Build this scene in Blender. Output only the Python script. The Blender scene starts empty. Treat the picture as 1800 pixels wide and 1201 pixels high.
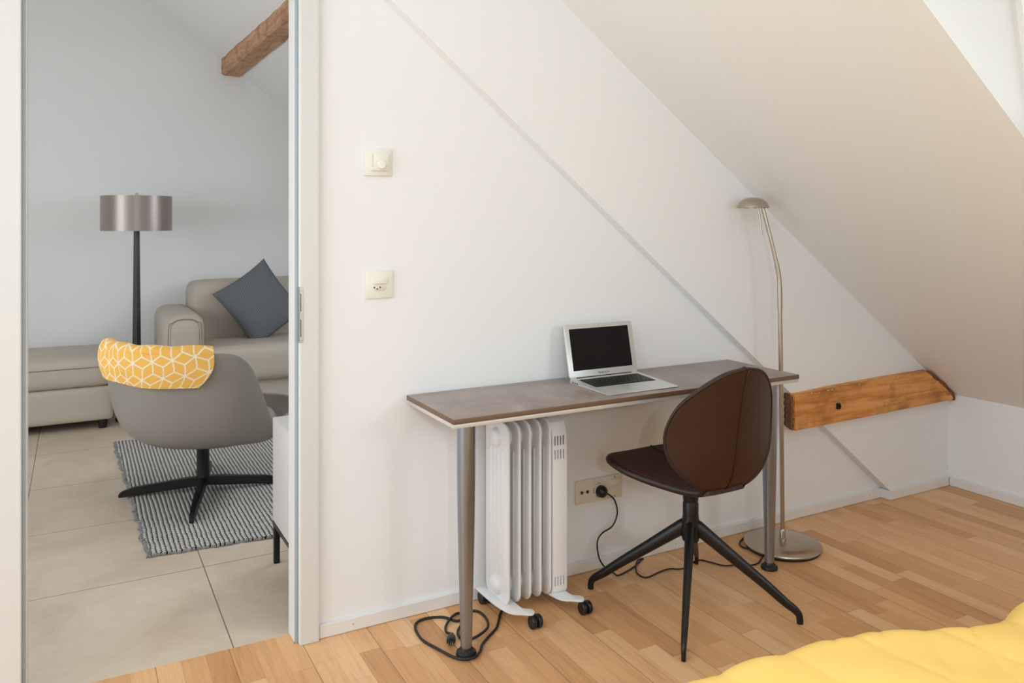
import bpy, bmesh, math, random
from mathutils import Vector, Matrix
random.seed(7)
PI = math.pi
S = bpy.context.scene
COL = S.collection

# ------------------------------------------------------------------ camera
YAW = math.radians(28.63)
cam_d = bpy.data.cameras.new('camera'); cam = bpy.data.objects.new('camera', cam_d); COL.objects.link(cam)
cam_d.sensor_width = 36.0; cam_d.lens = 28.1
cam_d.shift_x = 0.0; cam_d.shift_y = -0.1181
cam_d.clip_start = 0.02
cam.location = (0, 0, 1.35); cam.rotation_euler = (PI/2, 0, -YAW)
S.camera = cam

# ------------------------------------------------------------------ world, daylight, fill lights, exposure
S.view_settings.view_transform = 'Standard'; S.view_settings.look = 'None'
S.view_settings.exposure = 0.11; S.view_settings.gamma = 1.0; S.view_settings.use_curve_mapping = False
w = bpy.data.worlds.new('sky'); S.world = w; w.use_nodes = True
w.node_tree.nodes['Background'].inputs[0].default_value = (0.80, 0.90, 1.0, 1)
w.node_tree.nodes['Background'].inputs[1].default_value = 0.8

def area(name, loc, aim, sx, sy, power, col=(1, 1, 1), spread=PI):
    l = bpy.data.lights.new(name, 'AREA'); l.shape = 'RECTANGLE'; l.size = sx; l.size_y = sy
    l.energy = power; l.color = col; l.spread = spread
    o = bpy.data.objects.new(name, l); COL.objects.link(o); o.location = loc
    o.rotation_euler = (Vector(aim) - Vector(loc)).to_track_quat('-Z', 'Y').to_euler()
    return o
# daylight through the gable window behind the camera, the dormer and the living room's windows, plus fill through added bedroom windows
area('gable_daylight', (0.6, -2.34, 1.62), (0.9, 2.5, 1.2), 3.4, 1.7, 20, (0.82, 0.93, 1.0))
area('dormer_daylight', (2.43, 0.7525, 1.91), (1.43, 0.7525, 1.685), 1.08, 0.70, 5.5, (0.70, 0.87, 1.0))
area('left_fill', (-2.34, 1.4, 1.25), (1.0, 1.5, 1.1), 1.7, 1.6, 35, (0.80, 0.925, 1.0))  # fill through an added, unseen left window, placed to even out the walls
area('roof_fill', (-1.38, 0.0, 2.90), (2.6, 0.2, 0.3), 1.6, 1.1, 34, (0.82, 0.93, 1.0))  # fill through an added left-slope opening, lifts the floor and right side
area('right_roof_fill', (2.44, -1.2, 1.79), (1.6, 2.5, 0.7), 1.1, 0.8, 24, (0.82, 0.93, 1.0))  # fill from an added opening behind the camera, evens the back wall
area('living_daylight', (-2.34, 3.85, 1.45), (1.0, 4.2, 1.2), 1.8, 1.2, 38, (0.90, 0.96, 1.0))
area('living_roof_daylight', (2.62, 4.3, 1.72), (0.4, 4.4, 1.0), 1.2, 0.9, 21, (0.86, 0.95, 1.0))
# the small bright lamp beside the photographer
area('photo_lamp', (0.02, -0.7, 1.62), (0.3, 6.0, 1.9), 0.07, 0.07, 7.5, (0.93, 0.97, 1.0))

# ------------------------------------------------------------------ materials
def srgb(r, g, b):
    f = lambda c: (c/255/12.92) if c/255 <= .04045 else ((c/255+.055)/1.055)**2.4
    return (f(r), f(g), f(b), 1)

class NT:
    def __init__(s, name):
        s.m = bpy.data.materials.new(name); s.m.use_nodes = True
        s.t = s.m.node_tree; s.b = s.t.nodes['Principled BSDF']
    def n(s, typ, **kw):
        nd = s.t.nodes.new(typ)
        for k, v in kw.items():
            if k.startswith('_'): nd.inputs[int(k[1:])].default_value = v
            else: setattr(nd, k, v)
        return nd
    def l(s, a, b): s.t.links.new(a, b)
    def math(s, op, a, b=None, c=None):
        nd = s.t.nodes.new('ShaderNodeMath'); nd.operation = op
        for i, v in enumerate((a, b, c)):
            if v is None: continue
            if isinstance(v, (int, float)): nd.inputs[i].default_value = v
            else: s.l(v, nd.inputs[i])
        return nd.outputs[0]
    def mix(s, fac, a, b, blend='MIX'):
        nd = s.t.nodes.new('ShaderNodeMix'); nd.data_type = 'RGBA'; nd.blend_type = blend
        for sock, v in ((nd.inputs[0], fac), (nd.inputs[6], a), (nd.inputs[7], b)):
            if isinstance(v, (int, float, tuple)): sock.default_value = v
            else: s.l(v, sock)
        return nd.outputs[2]
    def coord(s, scale=(1, 1, 1), kind='Object', rot=(0, 0, 0)):
        tc = s.n('ShaderNodeTexCoord'); mp = s.n('ShaderNodeMapping')
        mp.inputs['Scale'].default_value = scale; mp.inputs['Rotation'].default_value = rot
        s.l(tc.outputs[kind], mp.inputs[0]); return mp.outputs[0]
    def noise(s, vec, scale, detail=4, rough=.55, dist=0):
        nd = s.n('ShaderNodeTexNoise'); s.l(vec, nd.inputs['Vector'])
        nd.inputs['Scale'].default_value = scale; nd.inputs['Detail'].default_value = detail
        nd.inputs['Roughness'].default_value = rough; nd.inputs['Distortion'].default_value = dist
        return nd.outputs[0]
    def ramp(s, fac, stops):
        nd = s.n('ShaderNodeValToRGB'); e = nd.color_ramp.elements
        while len(e) < len(stops): e.new(.5)
        for el, (p, c) in zip(e, stops): el.position = p; el.color = c
        s.l(fac, nd.inputs[0]); return nd.outputs[0]
    def bump(s, h, strength=.2, dist=.01):
        nd = s.n('ShaderNodeBump'); nd.inputs['Strength'].default_value = strength; nd.inputs['Distance'].default_value = dist
        s.l(h, nd.inputs['Height']); s.l(nd.outputs[0], s.b.inputs['Normal'])
    def set(s, color=None, rough=None, metal=None, spec=None, aniso=None):
        for nm, v in (('Base Color', color), ('Roughness', rough), ('Metallic', metal), ('Specular IOR Level', spec), ('Anisotropic', aniso)):
            if v is None: continue
            if isinstance(v, (int, float, tuple)): s.b.inputs[nm].default_value = v
            else: s.l(v, s.b.inputs[nm])
        return s

def plain(name, c, rough=.5, metal=0., var=.03, vscale=6, bump=0, bscale=200, spec=None, dist=.001):
    """a plain coloured surface with slight procedural variation in tone and an optional fine grain"""
    q = NT(name); v = q.coord(); nz = q.noise(v, vscale, 3)
    lo = tuple(x*(1-var) for x in c[:3]) + (1,); hi = tuple(min(1, x*(1+var)) for x in c[:3]) + (1,)
    q.set(q.mix(nz, lo, hi), rough, metal, spec)
    if bump: q.bump(q.noise(v, bscale, 4), bump, dist)
    return q.m

M = {}
M['wall'] = plain('white_plaster', (.90, .897, .893, 1), .75, var=.008, vscale=2, bump=.05, bscale=120)
M['ceiling'] = plain('white_ceiling_paint', (.89, .88, .868, 1), .8, var=.008, vscale=2, bump=.04, bscale=120)
M['trim'] = plain('white_lacquer', srgb(222, 221, 217), .4, var=.006)
M['baseboard'] = plain('white_baseboard', srgb(236, 234, 231), .42, var=.006)
M['seal'] = plain('grey_rubber_seal', srgb(166, 176, 182), .5)
M['steel'] = plain('satin_steel', srgb(200, 198, 195), .35, 1.)
M['dark_hole'] = plain('dark_opening', srgb(38, 36, 34), .7)
M['black_metal'] = plain('black_powder_coat', srgb(13, 13, 15), .38, var=.05)
M['black_plastic'] = plain('black_plastic', srgb(24, 24, 26), .4, var=.05)
M['black_rubber'] = plain('black_rubber_cable', srgb(22, 22, 23), .5)
M['leather_beige'] = plain('beige_leather', srgb(192, 181, 166), .5, var=.03, vscale=5, bump=.12, bscale=180)
M['chair_grey'] = plain('warm_grey_leather', srgb(150, 144, 136), .42, var=.02, vscale=6, bump=.06, bscale=220)
M['leather_brown'] = plain('brown_leather', srgb(56, 28, 14), .5, var=.06, vscale=10, bump=.12, bscale=260)
M['piping_brown'] = plain('brown_leather_edge', srgb(40, 21, 13), .45, var=.05)
M['heater'] = plain('white_heater_enamel', srgb(238, 237, 236), .35, var=.006)
M['switch'] = plain('cream_white_switch_plastic', srgb(240, 237, 226), .35, var=.004)
M['panel_cream'] = plain('cream_outlet_plastic', srgb(232, 222, 203), .35, var=.004)
M['cabinet'] = plain('white_cabinet_lacquer', srgb(226, 221, 219), .4, var=.006)
M['alu'] = plain('laptop_aluminium', srgb(214, 215, 212), .38, .55, var=.01)
M['key'] = plain('black_keycap', srgb(20, 20, 22), .45)
M['legend'] = plain('grey_lettering', srgb(70, 70, 72), .5)
M['mattress'] = plain('white_mattress_ticking', srgb(236, 234, 228), .8, bump=.1)
M['bedwood'] = plain('pale_bed_base_fabric', srgb(190, 184, 175), .8)
M['window_frame'] = plain('white_window_frame', srgb(240, 240, 238), .4, var=.005)
M['desk_edge'] = plain('brown_desk_edge_band', srgb(112, 86, 68), .4, var=.03)
M['desk_rail'] = plain('pale_aluminium_rail', srgb(214, 210, 204), .35, .35)
M['pole_dark'] = plain('dark_stained_wood', srgb(44, 44, 46), .4, var=.1, vscale=12)
M['thread'] = plain('grey_thread', srgb(140, 139, 140), .9)
M['plaster_bit'] = plain('dried_plaster', srgb(225, 214, 196), .9)
M['bed_yellow'] = None

def mat_glass():
    q = NT('window_glass')
    tr = q.n('ShaderNodeBsdfTransparent'); gl = q.n('ShaderNodeBsdfGlossy'); gl.inputs['Roughness'].default_value = .02
    mx = q.n('ShaderNodeMixShader'); fr = q.n('ShaderNodeFresnel'); fr.inputs[0].default_value = 1.45
    q.l(fr.outputs[0], mx.inputs[0]); q.l(tr.outputs[0], mx.inputs[1]); q.l(gl.outputs[0], mx.inputs[2])
    q.l(mx.outputs[0], q.t.nodes['Material Output'].inputs[0]); return q.m
M['glass'] = mat_glass()

def brushed(name, c, rough=.3, axis=2):
    q = NT(name); sc = [160, 160, 160]; sc[axis] = 3
    v = q.coord(tuple(sc)); nz = q.noise(v, 1, 3)
    lo = tuple(x*.88 for x in c[:3]) + (1,)
    q.set(q.mix(nz, lo, c), rough, 1.0); q.bump(nz, .08, .001); return q.m
M['leg_steel'] = brushed('brushed_steel_leg', srgb(160, 170, 184), .33)
M['lamp_nickel'] = brushed('brushed_nickel', srgb(190, 180, 166), .3)
def nickel_disc():
    q = NT('spun_nickel_disc'); tc = q.coord()
    ln = q.n('ShaderNodeVectorMath', operation='LENGTH'); q.l(tc, ln.inputs[0])
    nz = q.n('ShaderNodeTexNoise'); nz.noise_dimensions = '1D'; nz.inputs['Scale'].default_value = 260; q.l(ln.outputs['Value'], nz.inputs['W'])
    q.set(q.mix(nz.outputs[0], srgb(176, 166, 152), srgb(200, 191, 178)), .27, 1.0, aniso=.6); return q.m
M['nickel_disc'] = nickel_disc()
def satin_shade():
    q = NT('taupe_satin_shade'); v = q.coord((90, 90, 4)); nz = q.noise(v, 1, 3)
    q.set(q.mix(nz, srgb(150, 138, 132), srgb(166, 154, 148)), .36, .55); return q.m
M['shade'] = satin_shade()

def mat_parquet():
    q = NT('oak_parquet'); tc = q.n('ShaderNodeTexCoord'); sp = q.n('ShaderNodeSeparateXYZ'); q.l(tc.outputs['Object'], sp.inputs[0])
    x, y = sp.outputs[0], sp.outputs[1]; W, L = .0705, .46
    xr = q.math('DIVIDE', x, W); row = q.math('FLOOR', xr); fx = q.math('FRACT', xr)
    wn = q.n('ShaderNodeTexWhiteNoise'); wn.noise_dimensions = '1D'; q.l(row, wn.inputs['W'])
    yl = q.math('ADD', q.math('DIVIDE', y, L), q.math('MULTIPLY', wn.outputs[0], 7.3))
    cell = q.math('FLOOR', yl); fy = q.math('FRACT', yl)
    cb = q.n('ShaderNodeCombineXYZ'); q.l(row, cb.inputs[0]); q.l(cell, cb.inputs[1])
    wc = q.n('ShaderNodeTexWhiteNoise'); wc.noise_dimensions = '3D'; q.l(cb.outputs[0], wc.inputs['Vector'])
    base = q.ramp(wc.outputs[0], [(0, srgb(210, 156, 106)), (.3, srgb(225, 172, 120)), (.7, srgb(234, 183, 132)), (1, srgb(243, 199, 151))])
    off = q.n('ShaderNodeVectorMath', operation='MULTIPLY_ADD'); q.l(wc.outputs['Color'], off.inputs[0]); off.inputs[1].default_value = (9, 9, 9); q.l(tc.outputs['Object'], off.inputs[2])
    mp = q.n('ShaderNodeMapping'); mp.inputs['Scale'].default_value = (38, 2.2, 1); q.l(off.outputs[0], mp.inputs[0])
    g1 = q.noise(mp.outputs[0], 1.2, 5, .6, .6)
    mp2 = q.n('ShaderNodeMapping'); mp2.inputs['Scale'].default_value = (150, 5, 1); q.l(off.outputs[0], mp2.inputs[0])
    g2 = q.noise(mp2.outputs[0], 1.6, 4, .6)
    gr = q.ramp(g1, [(.30, (.80, .75, .70, 1)), (.5, (1, 1, 1, 1)), (.75, (1.0, .98, .96, 1))])
    c = q.mix(.75, base, gr, 'MULTIPLY')
    c = q.mix(.30, c, q.ramp(g2, [(.35, (.72, .66, .6, 1)), (.55, (1, 1, 1, 1))]), 'MULTIPLY')
    ex = q.math('MINIMUM', fx, q.math('SUBTRACT', 1, fx)); ey = q.math('MULTIPLY', q.math('MINIMUM', fy, q.math('SUBTRACT', 1, fy)), L/W)
    # every third strip seam is the open joint between boards, the others are glued tight
    third = q.math('LESS_THAN', q.math('ABSOLUTE', q.math('SUBTRACT', q.math('FRACT', q.math('DIVIDE', q.math('ROUND', xr), 3.0)), .0)), .1)
    wj = q.math('ADD', .005, q.math('MULTIPLY', third, .012))
    seam = q.math('MAXIMUM', q.math('LESS_THAN', ex, wj), q.math('MULTIPLY', q.math('LESS_THAN', ey, .010), .7))
    seamf = q.math('MULTIPLY', seam, q.math('ADD', .35, q.math('MULTIPLY', third, .35)))
    c = q.mix(seamf, c, srgb(120, 82, 52))
    q.set(c, q.math('ADD', .36, q.math('MULTIPLY', g1, .12)), 0, .4); q.bump(q.math('SUBTRACT', q.math('MULTIPLY', g2, .2), seam), .12, .002)
    return q.m
M['parquet'] = mat_parquet()

def mat_tile():
    q = NT('beige_stone_tile'); tc = q.n('ShaderNodeTexCoord'); sp = q.n('ShaderNodeSeparateXYZ'); q.l(tc.outputs['Object'], sp.inputs[0])
    tx = q.math('DIVIDE', q.math('SUBTRACT', sp.outputs[0], .438), .64); ty = q.math('DIVIDE', q.math('SUBTRACT', sp.outputs[1], 3.31), .675)
    fx, fy = q.math('FRACT', tx), q.math('FRACT', ty)
    e = q.math('MINIMUM', q.math('MINIMUM', fx, q.math('SUBTRACT', 1, fx)), q.math('MINIMUM', fy, q.math('SUBTRACT', 1, fy)))
    g = q.math('LESS_THAN', e, .0028)
    cb = q.n('ShaderNodeCombineXYZ'); q.l(q.math('FLOOR', tx), cb.inputs[0]); q.l(q.math('FLOOR', ty), cb.inputs[1])
    wc = q.n('ShaderNodeTexWhiteNoise'); q.l(cb.outputs[0], wc.inputs['Vector'])
    n1 = q.noise(tc.outputs['Object'], 2.6, 8, .62, .6); n2 = q.noise(tc.outputs['Object'], 18, 5, .65)
    c = q.ramp(n1, [(.30, srgb(198, 180, 160)), (.5, srgb(212, 195, 175)), (.72, srgb(222, 208, 190))])
    c = q.mix(.35, c, q.ramp(n2, [(.3, (.86, .84, .82, 1)), (.7, (1, 1, 1, 1))]), 'MULTIPLY')
    c = q.mix(q.math('MULTIPLY', wc.outputs[0], .12), c, srgb(178, 160, 138))
    c = q.mix(g, c, srgb(112, 104, 94))
    q.set(c, .42, 0, .4); q.bump(q.math('SUBTRACT', q.math('MULTIPLY', n2, .15), g), .15, .002); return q.m
M['tile'] = mat_tile()

def mat_rug():
    q = NT('woven_rug'); tc = q.coord(rot=(0, 0, 0)); sp = q.n('ShaderNodeSeparateXYZ'); q.l(tc, sp.inputs[0])
    wob = q.math('MULTIPLY', q.math('SUBTRACT', q.noise(tc, 14, 2), .5), .010)
    px = q.math('DIVIDE', q.math('ADD', sp.outputs[0], wob), .0185)
    fx = q.math('FRACT', px); tri = q.math('ABSOLUTE', q.math('SUBTRACT', fx, .5))
    row = q.math('FLOOR', px)
    py = q.math('ADD', q.math('DIVIDE', sp.outputs[1], .017), q.math('MULTIPLY', q.math('FRACT', q.math('MULTIPLY', row, .5)), 1.0))
    dot = q.math('ABSOLUTE', q.math('SUBTRACT', q.math('FRACT', py), .5))
    wide = q.math('ADD', .33, q.math('MULTIPLY', q.math('SUBTRACT', .26, dot), .62))
    wide = q.math('ADD', wide, q.math('MULTIPLY', q.math('SUBTRACT', q.noise(tc, 60, 2), .5), .22))
    f = q.math('MULTIPLY', q.math('LESS_THAN', tri, wide), q.math('LESS_THAN', dot, q.math('ADD', .36, q.math('MULTIPLY', q.noise(tc, 30, 2), .22))))
    c = q.mix(f, srgb(50, 51, 55), srgb(210, 205, 198))
    c = q.mix(.35, c, q.ramp(q.noise(tc, 240, 2), [(.3, (.6, .6, .6, 1)), (.7, (1, 1, 1, 1))]), 'MULTIPLY')
    q.set(c, .95, 0, .1); q.bump(q.math('SUBTRACT', 1, q.math('MULTIPLY', tri, 2)), .6, .006); return q.m
M['rug'] = mat_rug()

def mat_desk():
    q = NT('brown_stone_laminate'); v = q.coord()
    n1 = q.noise(v, 6, 8, .65, .5); n2 = q.noise(v, 40, 6, .7)
    c = q.ramp(n1, [(.28, srgb(126, 110, 102)), (.5, srgb(150, 134, 126)), (.72, srgb(174, 158, 149))])
    c = q.mix(.4, c, q.ramp(n2, [(.3, (.78, .76, .74, 1)), (.7, (1, 1, 1, 1))]), 'MULTIPLY')
    q.set(c, q.math('ADD', .24, q.math('MULTIPLY', n1, .22)), 0, .7); q.bump(n2, .05, .001); return q.m
M['desk_top'] = mat_desk()

def mat_timber(name, cols, axis, dark=(.35, .25, .18, 1), seed=0.0):
    q = NT(name); sc = [26, 26, 26]; sc[axis] = 2.2
    tc = q.n('ShaderNodeTexCoord'); mp = q.n('ShaderNodeMapping'); mp.inputs['Scale'].default_value = sc; mp.inputs['Location'].default_value = (seed, seed, seed)
    q.l(tc.outputs['Object'], mp.inputs[0])
    g = q.noise(mp.outputs[0], 1.0, 6, .6, .8)
    big = q.noise(tc.outputs['Object'], 7 + seed, 4, .6)
    c = q.ramp(g, [(.25, cols[0]), (.5, cols[1]), (.75, cols[2])])
    c = q.mix(q.ramp(big, [(.50, (0, 0, 0, 1)), (.72, (.66, .66, .66, 1))]), c, q.mix(1., c, dark, 'MULTIPLY'))
    sc2 = [9, 9, 9]; sc2[axis] = 4
    mp2 = q.n('ShaderNodeMapping'); mp2.inputs['Scale'].default_value = sc2; q.l(tc.outputs['Object'], mp2.inputs[0])
    vo = q.n('ShaderNodeTexVoronoi'); q.l(mp2.outputs[0], vo.inputs['Vector']); vo.inputs['Scale'].default_value = 1.0
    knot = q.ramp(vo.outputs['Distance'], [(.08, (1, 1, 1, 1)), (.16, (0, 0, 0, 1))])
    c = q.mix(q.math('MULTIPLY', knot, .6), c, q.mix(1., c, dark, 'MULTIPLY'))
    q.set(c, .6, 0, .3); q.bump(g, .35, .004); return q.m
M['timber'] = mat_timber('old_pine_beam', (srgb(172, 104, 48), srgb(228, 157, 86), srgb(248, 194, 124)), 0)
M['timber_end'] = mat_timber('rough_dark_pine', (srgb(92, 54, 28), srgb(128, 82, 46), srgb(168, 132, 98)), 2)
M['timber_high'] = mat_timber('old_brown_purlin', (srgb(156, 110, 76), srgb(198, 152, 114), srgb(214, 174, 138)), 1, seed=2.0)

def mat_cushion():
    q = NT('grey_waffle_weave'); tc = q.n('ShaderNodeTexCoord'); sp = q.n('ShaderNodeSeparateXYZ'); q.l(tc.outputs['UV'], sp.inputs[0])
    a = q.math('ABSOLUTE', q.math('SUBTRACT', q.math('FRACT', q.math('MULTIPLY', sp.outputs[0], 46)), .5))
    b = q.math('ABSOLUTE', q.math('SUBTRACT', q.math('FRACT', q.math('MULTIPLY', sp.outputs[1], 36)), .5))
    f = q.math('MULTIPLY', q.math('LESS_THAN', a, .26), q.math('LESS_THAN', b, .36))
    q.set(q.mix(f, srgb(84, 86, 91), srgb(146, 149, 154)), .95, 0, .1); q.bump(q.math('MULTIPLY', a, b), .5, .01); return q.m
M['cushion'] = mat_cushion()

def mat_throw():
    q = NT('yellow_throw_white_cubes'); at = q.n('ShaderNodeAttribute'); at.attribute_name = 'weave'
    nz = q.noise(q.coord(), 320, 2)
    c = q.mix(at.outputs['Fac'], srgb(255, 196, 100), srgb(255, 244, 222))
    q.set(q.mix(.10, c, q.ramp(nz, [(.3, (.86, .86, .86, 1)), (.7, (1, 1, 1, 1))]), 'MULTIPLY'), .9, 0, .15); q.bump(nz, .25, .002); return q.m
M['throw'] = mat_throw()
def mat_quilt():
    q = NT('yellow_quilted_cotton'); nz = q.noise(q.coord(), 8, 5); n2 = q.noise(q.coord(), 400, 2)
    q.set(q.mix(nz, srgb(254, 208, 112), srgb(255, 218, 130)), .85, 0, .15); q.bump(n2, .2, .002); return q.m
M['bed_yellow'] = mat_quilt()
def mat_screen():
    q = NT('dark_glossy_screen'); q.set((.0035, .004, .0065, 1), .05, 0, .22); q.bump(q.noise(q.coord(), 3, 2), .01, .001); return q.m
M['screen'] = mat_screen()

# ------------------------------------------------------------------ mesh helpers
def nb(): return bmesh.new()
def box(bm, x0, x1, y0, y1, z0, z1, bev=0, seg=2):
    r = bmesh.ops.create_cube(bm, size=1.0)
    vs = r['verts']
    for v in vs: v.co = Vector(((x0+x1)/2 + v.co.x*(x1-x0), (y0+y1)/2 + v.co.y*(y1-y0), (z0+z1)/2 + v.co.z*(z1-z0)))
    if bev:
        es = list({e for v in vs for e in v.link_edges})
        bmesh.ops.bevel(bm, geom=es, offset=bev, segments=seg, profile=.5, affect='EDGES')
    return bm
def prism(bm, poly, axis, a, b, bev=0):
    """extrude a 2D polygon (list of pairs) along axis from a to b"""
    def P(p, t):
        return {0: (t, p[0], p[1]), 1: (p[0], t, p[1]), 2: (p[0], p[1], t)}[axis]
    v0 = [bm.verts.new(P(p, a)) for p in poly]; v1 = [bm.verts.new(P(p, b)) for p in poly]
    fs = [bm.faces.new(v0), bm.faces.new(v1[::-1])]
    n = len(poly)
    for i in range(n): fs.append(bm.faces.new((v0[i], v1[i], v1[(i+1) % n], v0[(i+1) % n])))
    bmesh.ops.recalc_face_normals(bm, faces=fs)
    if bev:
        es = list({e for f in fs for e in f.edges})
        bmesh.ops.bevel(bm, geom=es, offset=bev, segments=2, profile=.5, affect='EDGES')
    return bm
def lathe(bm, prof, center=(0, 0, 0), n=32, axis='Z', sx=1, sy=1):
    """profile (r,z) revolved about the axis through center"""
    rings = []
    for r, z in prof:
        ring = []
        if r < 1e-6: ring = [bm.verts.new((0, 0, z))]
        else:
            for k in range(n):
                a = 2*PI*k/n; ring.append(bm.verts.new((r*sx*math.cos(a), r*sy*math.sin(a), z)))
        rings.append(ring)
    fs = []
    for A, B in zip(rings, rings[1:]):
        if len(A) == 1 and len(B) == 1: continue
        for k in range(n):
            k2 = (k+1) % n
            if len(A) == 1: fs.append(bm.faces.new((A[0], B[k2], B[k])))
            elif len(B) == 1: fs.append(bm.faces.new((A[k], A[k2], B[0])))
            else: fs.append(bm.faces.new((A[k], A[k2], B[k2], B[k])))
    for ring in (rings[0], rings[-1]):
        if len(ring) > 2: fs.append(bm.faces.new(ring))
    vs = [v for r in rings for v in r]
    mt = {'Z': Matrix(), 'X': Matrix.Rotation(PI/2, 4, 'Y'), 'Y': Matrix.Rotation(-PI/2, 4, 'X')}[axis] if isinstance(axis, str) else axis
    for v in vs: v.co = mt @ v.co + Vector(center)
    bmesh.ops.recalc_face_normals(bm, faces=fs)
    return bm
def catmull(pts, k=8):
    P = [Vector(p) for p in pts]; out = []
    for i in range(len(P)-1):
        p0, p1, p2, p3 = P[max(i-1, 0)], P[i], P[i+1], P[min(i+2, len(P)-1)]
        for j in range(k):
            t = j/k
            out.append(.5*((2*p1) + (p2-p0)*t + (2*p0-5*p1+4*p2-p3)*t*t + (3*p1-p0-3*p2+p3)*t**3))
    out.append(P[-1]); return out
def tube(bm, pts, rad, n=10, smooth=0, rads=None, flat=None, cap=True):
    """a tube along pts; rads gives a radius per point; flat = (wide, thin) factors across/up"""
    if smooth:
        m = len(pts); 
        if rads:
            rr = []
            for i in range(m-1): rr += [rads[i] + (rads[i+1]-rads[i])*j/smooth for j in range(smooth)]
            rads = rr + [rads[-1]]
        pts = catmull(pts, smooth)
    P = [Vector(p) for p in pts]; m = len(P); rings = []
    up = None
    for i in range(m):
        t = (P[min(i+1, m-1)] - P[max(i-1, 0)]).normalized()
        if up is None:
            ref = Vector((0, 0, 1)) if abs(t.z) < .9 else Vector((1, 0, 0))
            up = (ref - t*ref.dot(t)).normalized()
        else: up = (up - t*up.dot(t)).normalized()
        s = t.cross(up)
        r = rads[i] if rads else rad
        fw, ft = flat if flat else (1, 1)
        rings.append([bm.verts.new(P[i] + s*(r*fw*math.cos(2*PI*k/n)) + up*(r*ft*math.sin(2*PI*k/n))) for k in range(n)])
    fs = []
    for A, B in zip(rings, rings[1:]):
        for k in range(n): fs.append(bm.faces.new((A[k], A[(k+1) % n], B[(k+1) % n], B[k])))
    if cap: fs += [bm.faces.new(rings[0]), bm.faces.new(rings[-1])]
    bmesh.ops.recalc_face_normals(bm, faces=fs)
    return bm
def grid(bm, f, nu, nv, uv=False):
    """surface f(a,b), a,b in 0..1"""
    V = [[bm.verts.new(f(i/nu, j/nv)) for j in range(nv+1)] for i in range(nu+1)]
    uvl = bm.loops.layers.uv.verify() if uv else None
    for i in range(nu):
        for j in range(nv):
            fc = bm.faces.new((V[i][j], V[i+1][j], V[i+1][j+1], V[i][j+1]))
            if uv:
                for lp, (a, b) in zip(fc.loops, ((i, j), (i+1, j), (i+1, j+1), (i, j+1))): lp[uvl].uv = (a/nu, b/nv)
    return V
def rrect(y0, y1, z0, z1, r, n=6):
    out = []
    for cy, cz, a0 in ((y1-r, z1-r, 0), (y0+r, z1-r, PI/2), (y0+r, z0+r, PI), (y1-r, z0+r, 1.5*PI)):
        for k in range(n+1):
            a = a0 + PI/2*k/n; out.append((cy + r*math.cos(a), cz + r*math.sin(a)))
    return out

def wmat(p):
    m = Matrix()
    while p is not None:
        m = p.matrix_basis @ m if False else (Matrix.Translation(p.location) @ p.rotation_euler.to_matrix().to_4x4()) @ m
        p = p.parent
    return m
def obj(name, bm, m, parent=None, smooth=True, angle=35, local=False, origin=None):
    """links bm as one mesh object; geometry is given in world coordinates unless local=True"""
    me = bpy.data.meshes.new(name)
    o = bpy.data.objects.new(name, me); COL.objects.link(o)
    if parent is not None:
        o.parent = parent
        if not local: bm.transform(wmat(parent).inverted())
    elif not local:
        vs = [v.co for v in bm.verts]
        if origin is None:
            mn = Vector((min(c.x for c in vs), min(c.y for c in vs), min(c.z for c in vs))); mx = Vector((max(c.x for c in vs), max(c.y for c in vs), max(c.z for c in vs)))
            origin = Vector(((mn.x+mx.x)/2, (mn.y+mx.y)/2, mn.z))
        bm.transform(Matrix.Translation(-Vector(origin))); o.location = origin
    bm.to_mesh(me); bm.free()
    me.materials.append(m)
    if smooth:
        me.shade_smooth(); me.set_sharp_from_angle(angle=math.radians(angle))
    return o
def tag(o, label, cat, group=None):
    o['label'] = label; o['category'] = cat
    if group: o['group'] = group
    return o
def thing(name, label, cat, loc=(0, 0, 0), rz=0, group=None):
    o = bpy.data.objects.new(name, None); COL.objects.link(o); o.location = loc; o.rotation_euler = (0, 0, rz); o.empty_display_size = .1
    return tag(o, label, cat, group)
def struct(name, bm, m, parent=None, smooth=False, origin=(0, 0, 0)):
    o = obj(name, bm, m, parent, smooth=smooth, origin=origin)
    if parent is None: o['kind'] = 'structure'
    return o
def mod(o, typ, **kw):
    md = o.modifiers.new(typ.lower(), typ)
    for k, v in kw.items(): setattr(md, k, v)
    return md

# ------------------------------------------------------------------ the shell of the two rooms
XL, XR, YN, YW, YB = -2.2, 3.92, -2.2, 2.57, 6.5     # left wall, knee wall, gable, dividing wall, living room back wall
RA, RB = 3.320, .728                                 # roof plane z = RA - RB x
XG = -.30; ZG = RA - RB*XG                           # ridge
roof = lambda x: RA - RB*x if x >= XG else ZG - RB*(XG - x)

b = nb(); box(b, XL, XR, YN, YW, -.08, 0); box(b, -.118, .612, YW, 2.637, -.08, 0); struct('floor', b, M['parquet'])
b = nb(); box(b, XL, XR, 2.637, YB, -.08, 0.0); struct('floor_living', b, M['tile'])

# dividing wall with the doorway, and the thicker slab on its right with the slanting edge
b = nb(); H0 = 2.075
prism(b, [(XL, 0), (-.17, 0), (-.17, roof(-.17)), (XG, ZG), (XL, roof(XL))], 1, YW, 2.645)
prism(b, [(-.17, H0+.05), (.64, H0+.05), (.64, roof(.64)), (-.17, roof(-.17))], 1, YW, 2.645)
prism(b, [(.64, 0), (XR, 0), (XR, roof(XR)), (.64, roof(.64))], 1, YW, 2.645)
D = lambda x: 2.082 - .803*(x - .919)
prism(b, [(.1, D(.1)), (3.512, 0), (XR, 0), (XR, roof(XR)), (.1, roof(.1))], 1, 2.52, YW)
struct('wall_back', b, M['wall'])
b = nb(); box(b, XR, XR+.1, YN, YB, 0, roof(XR)); struct('wall_right', b, M['wall'])
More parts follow.
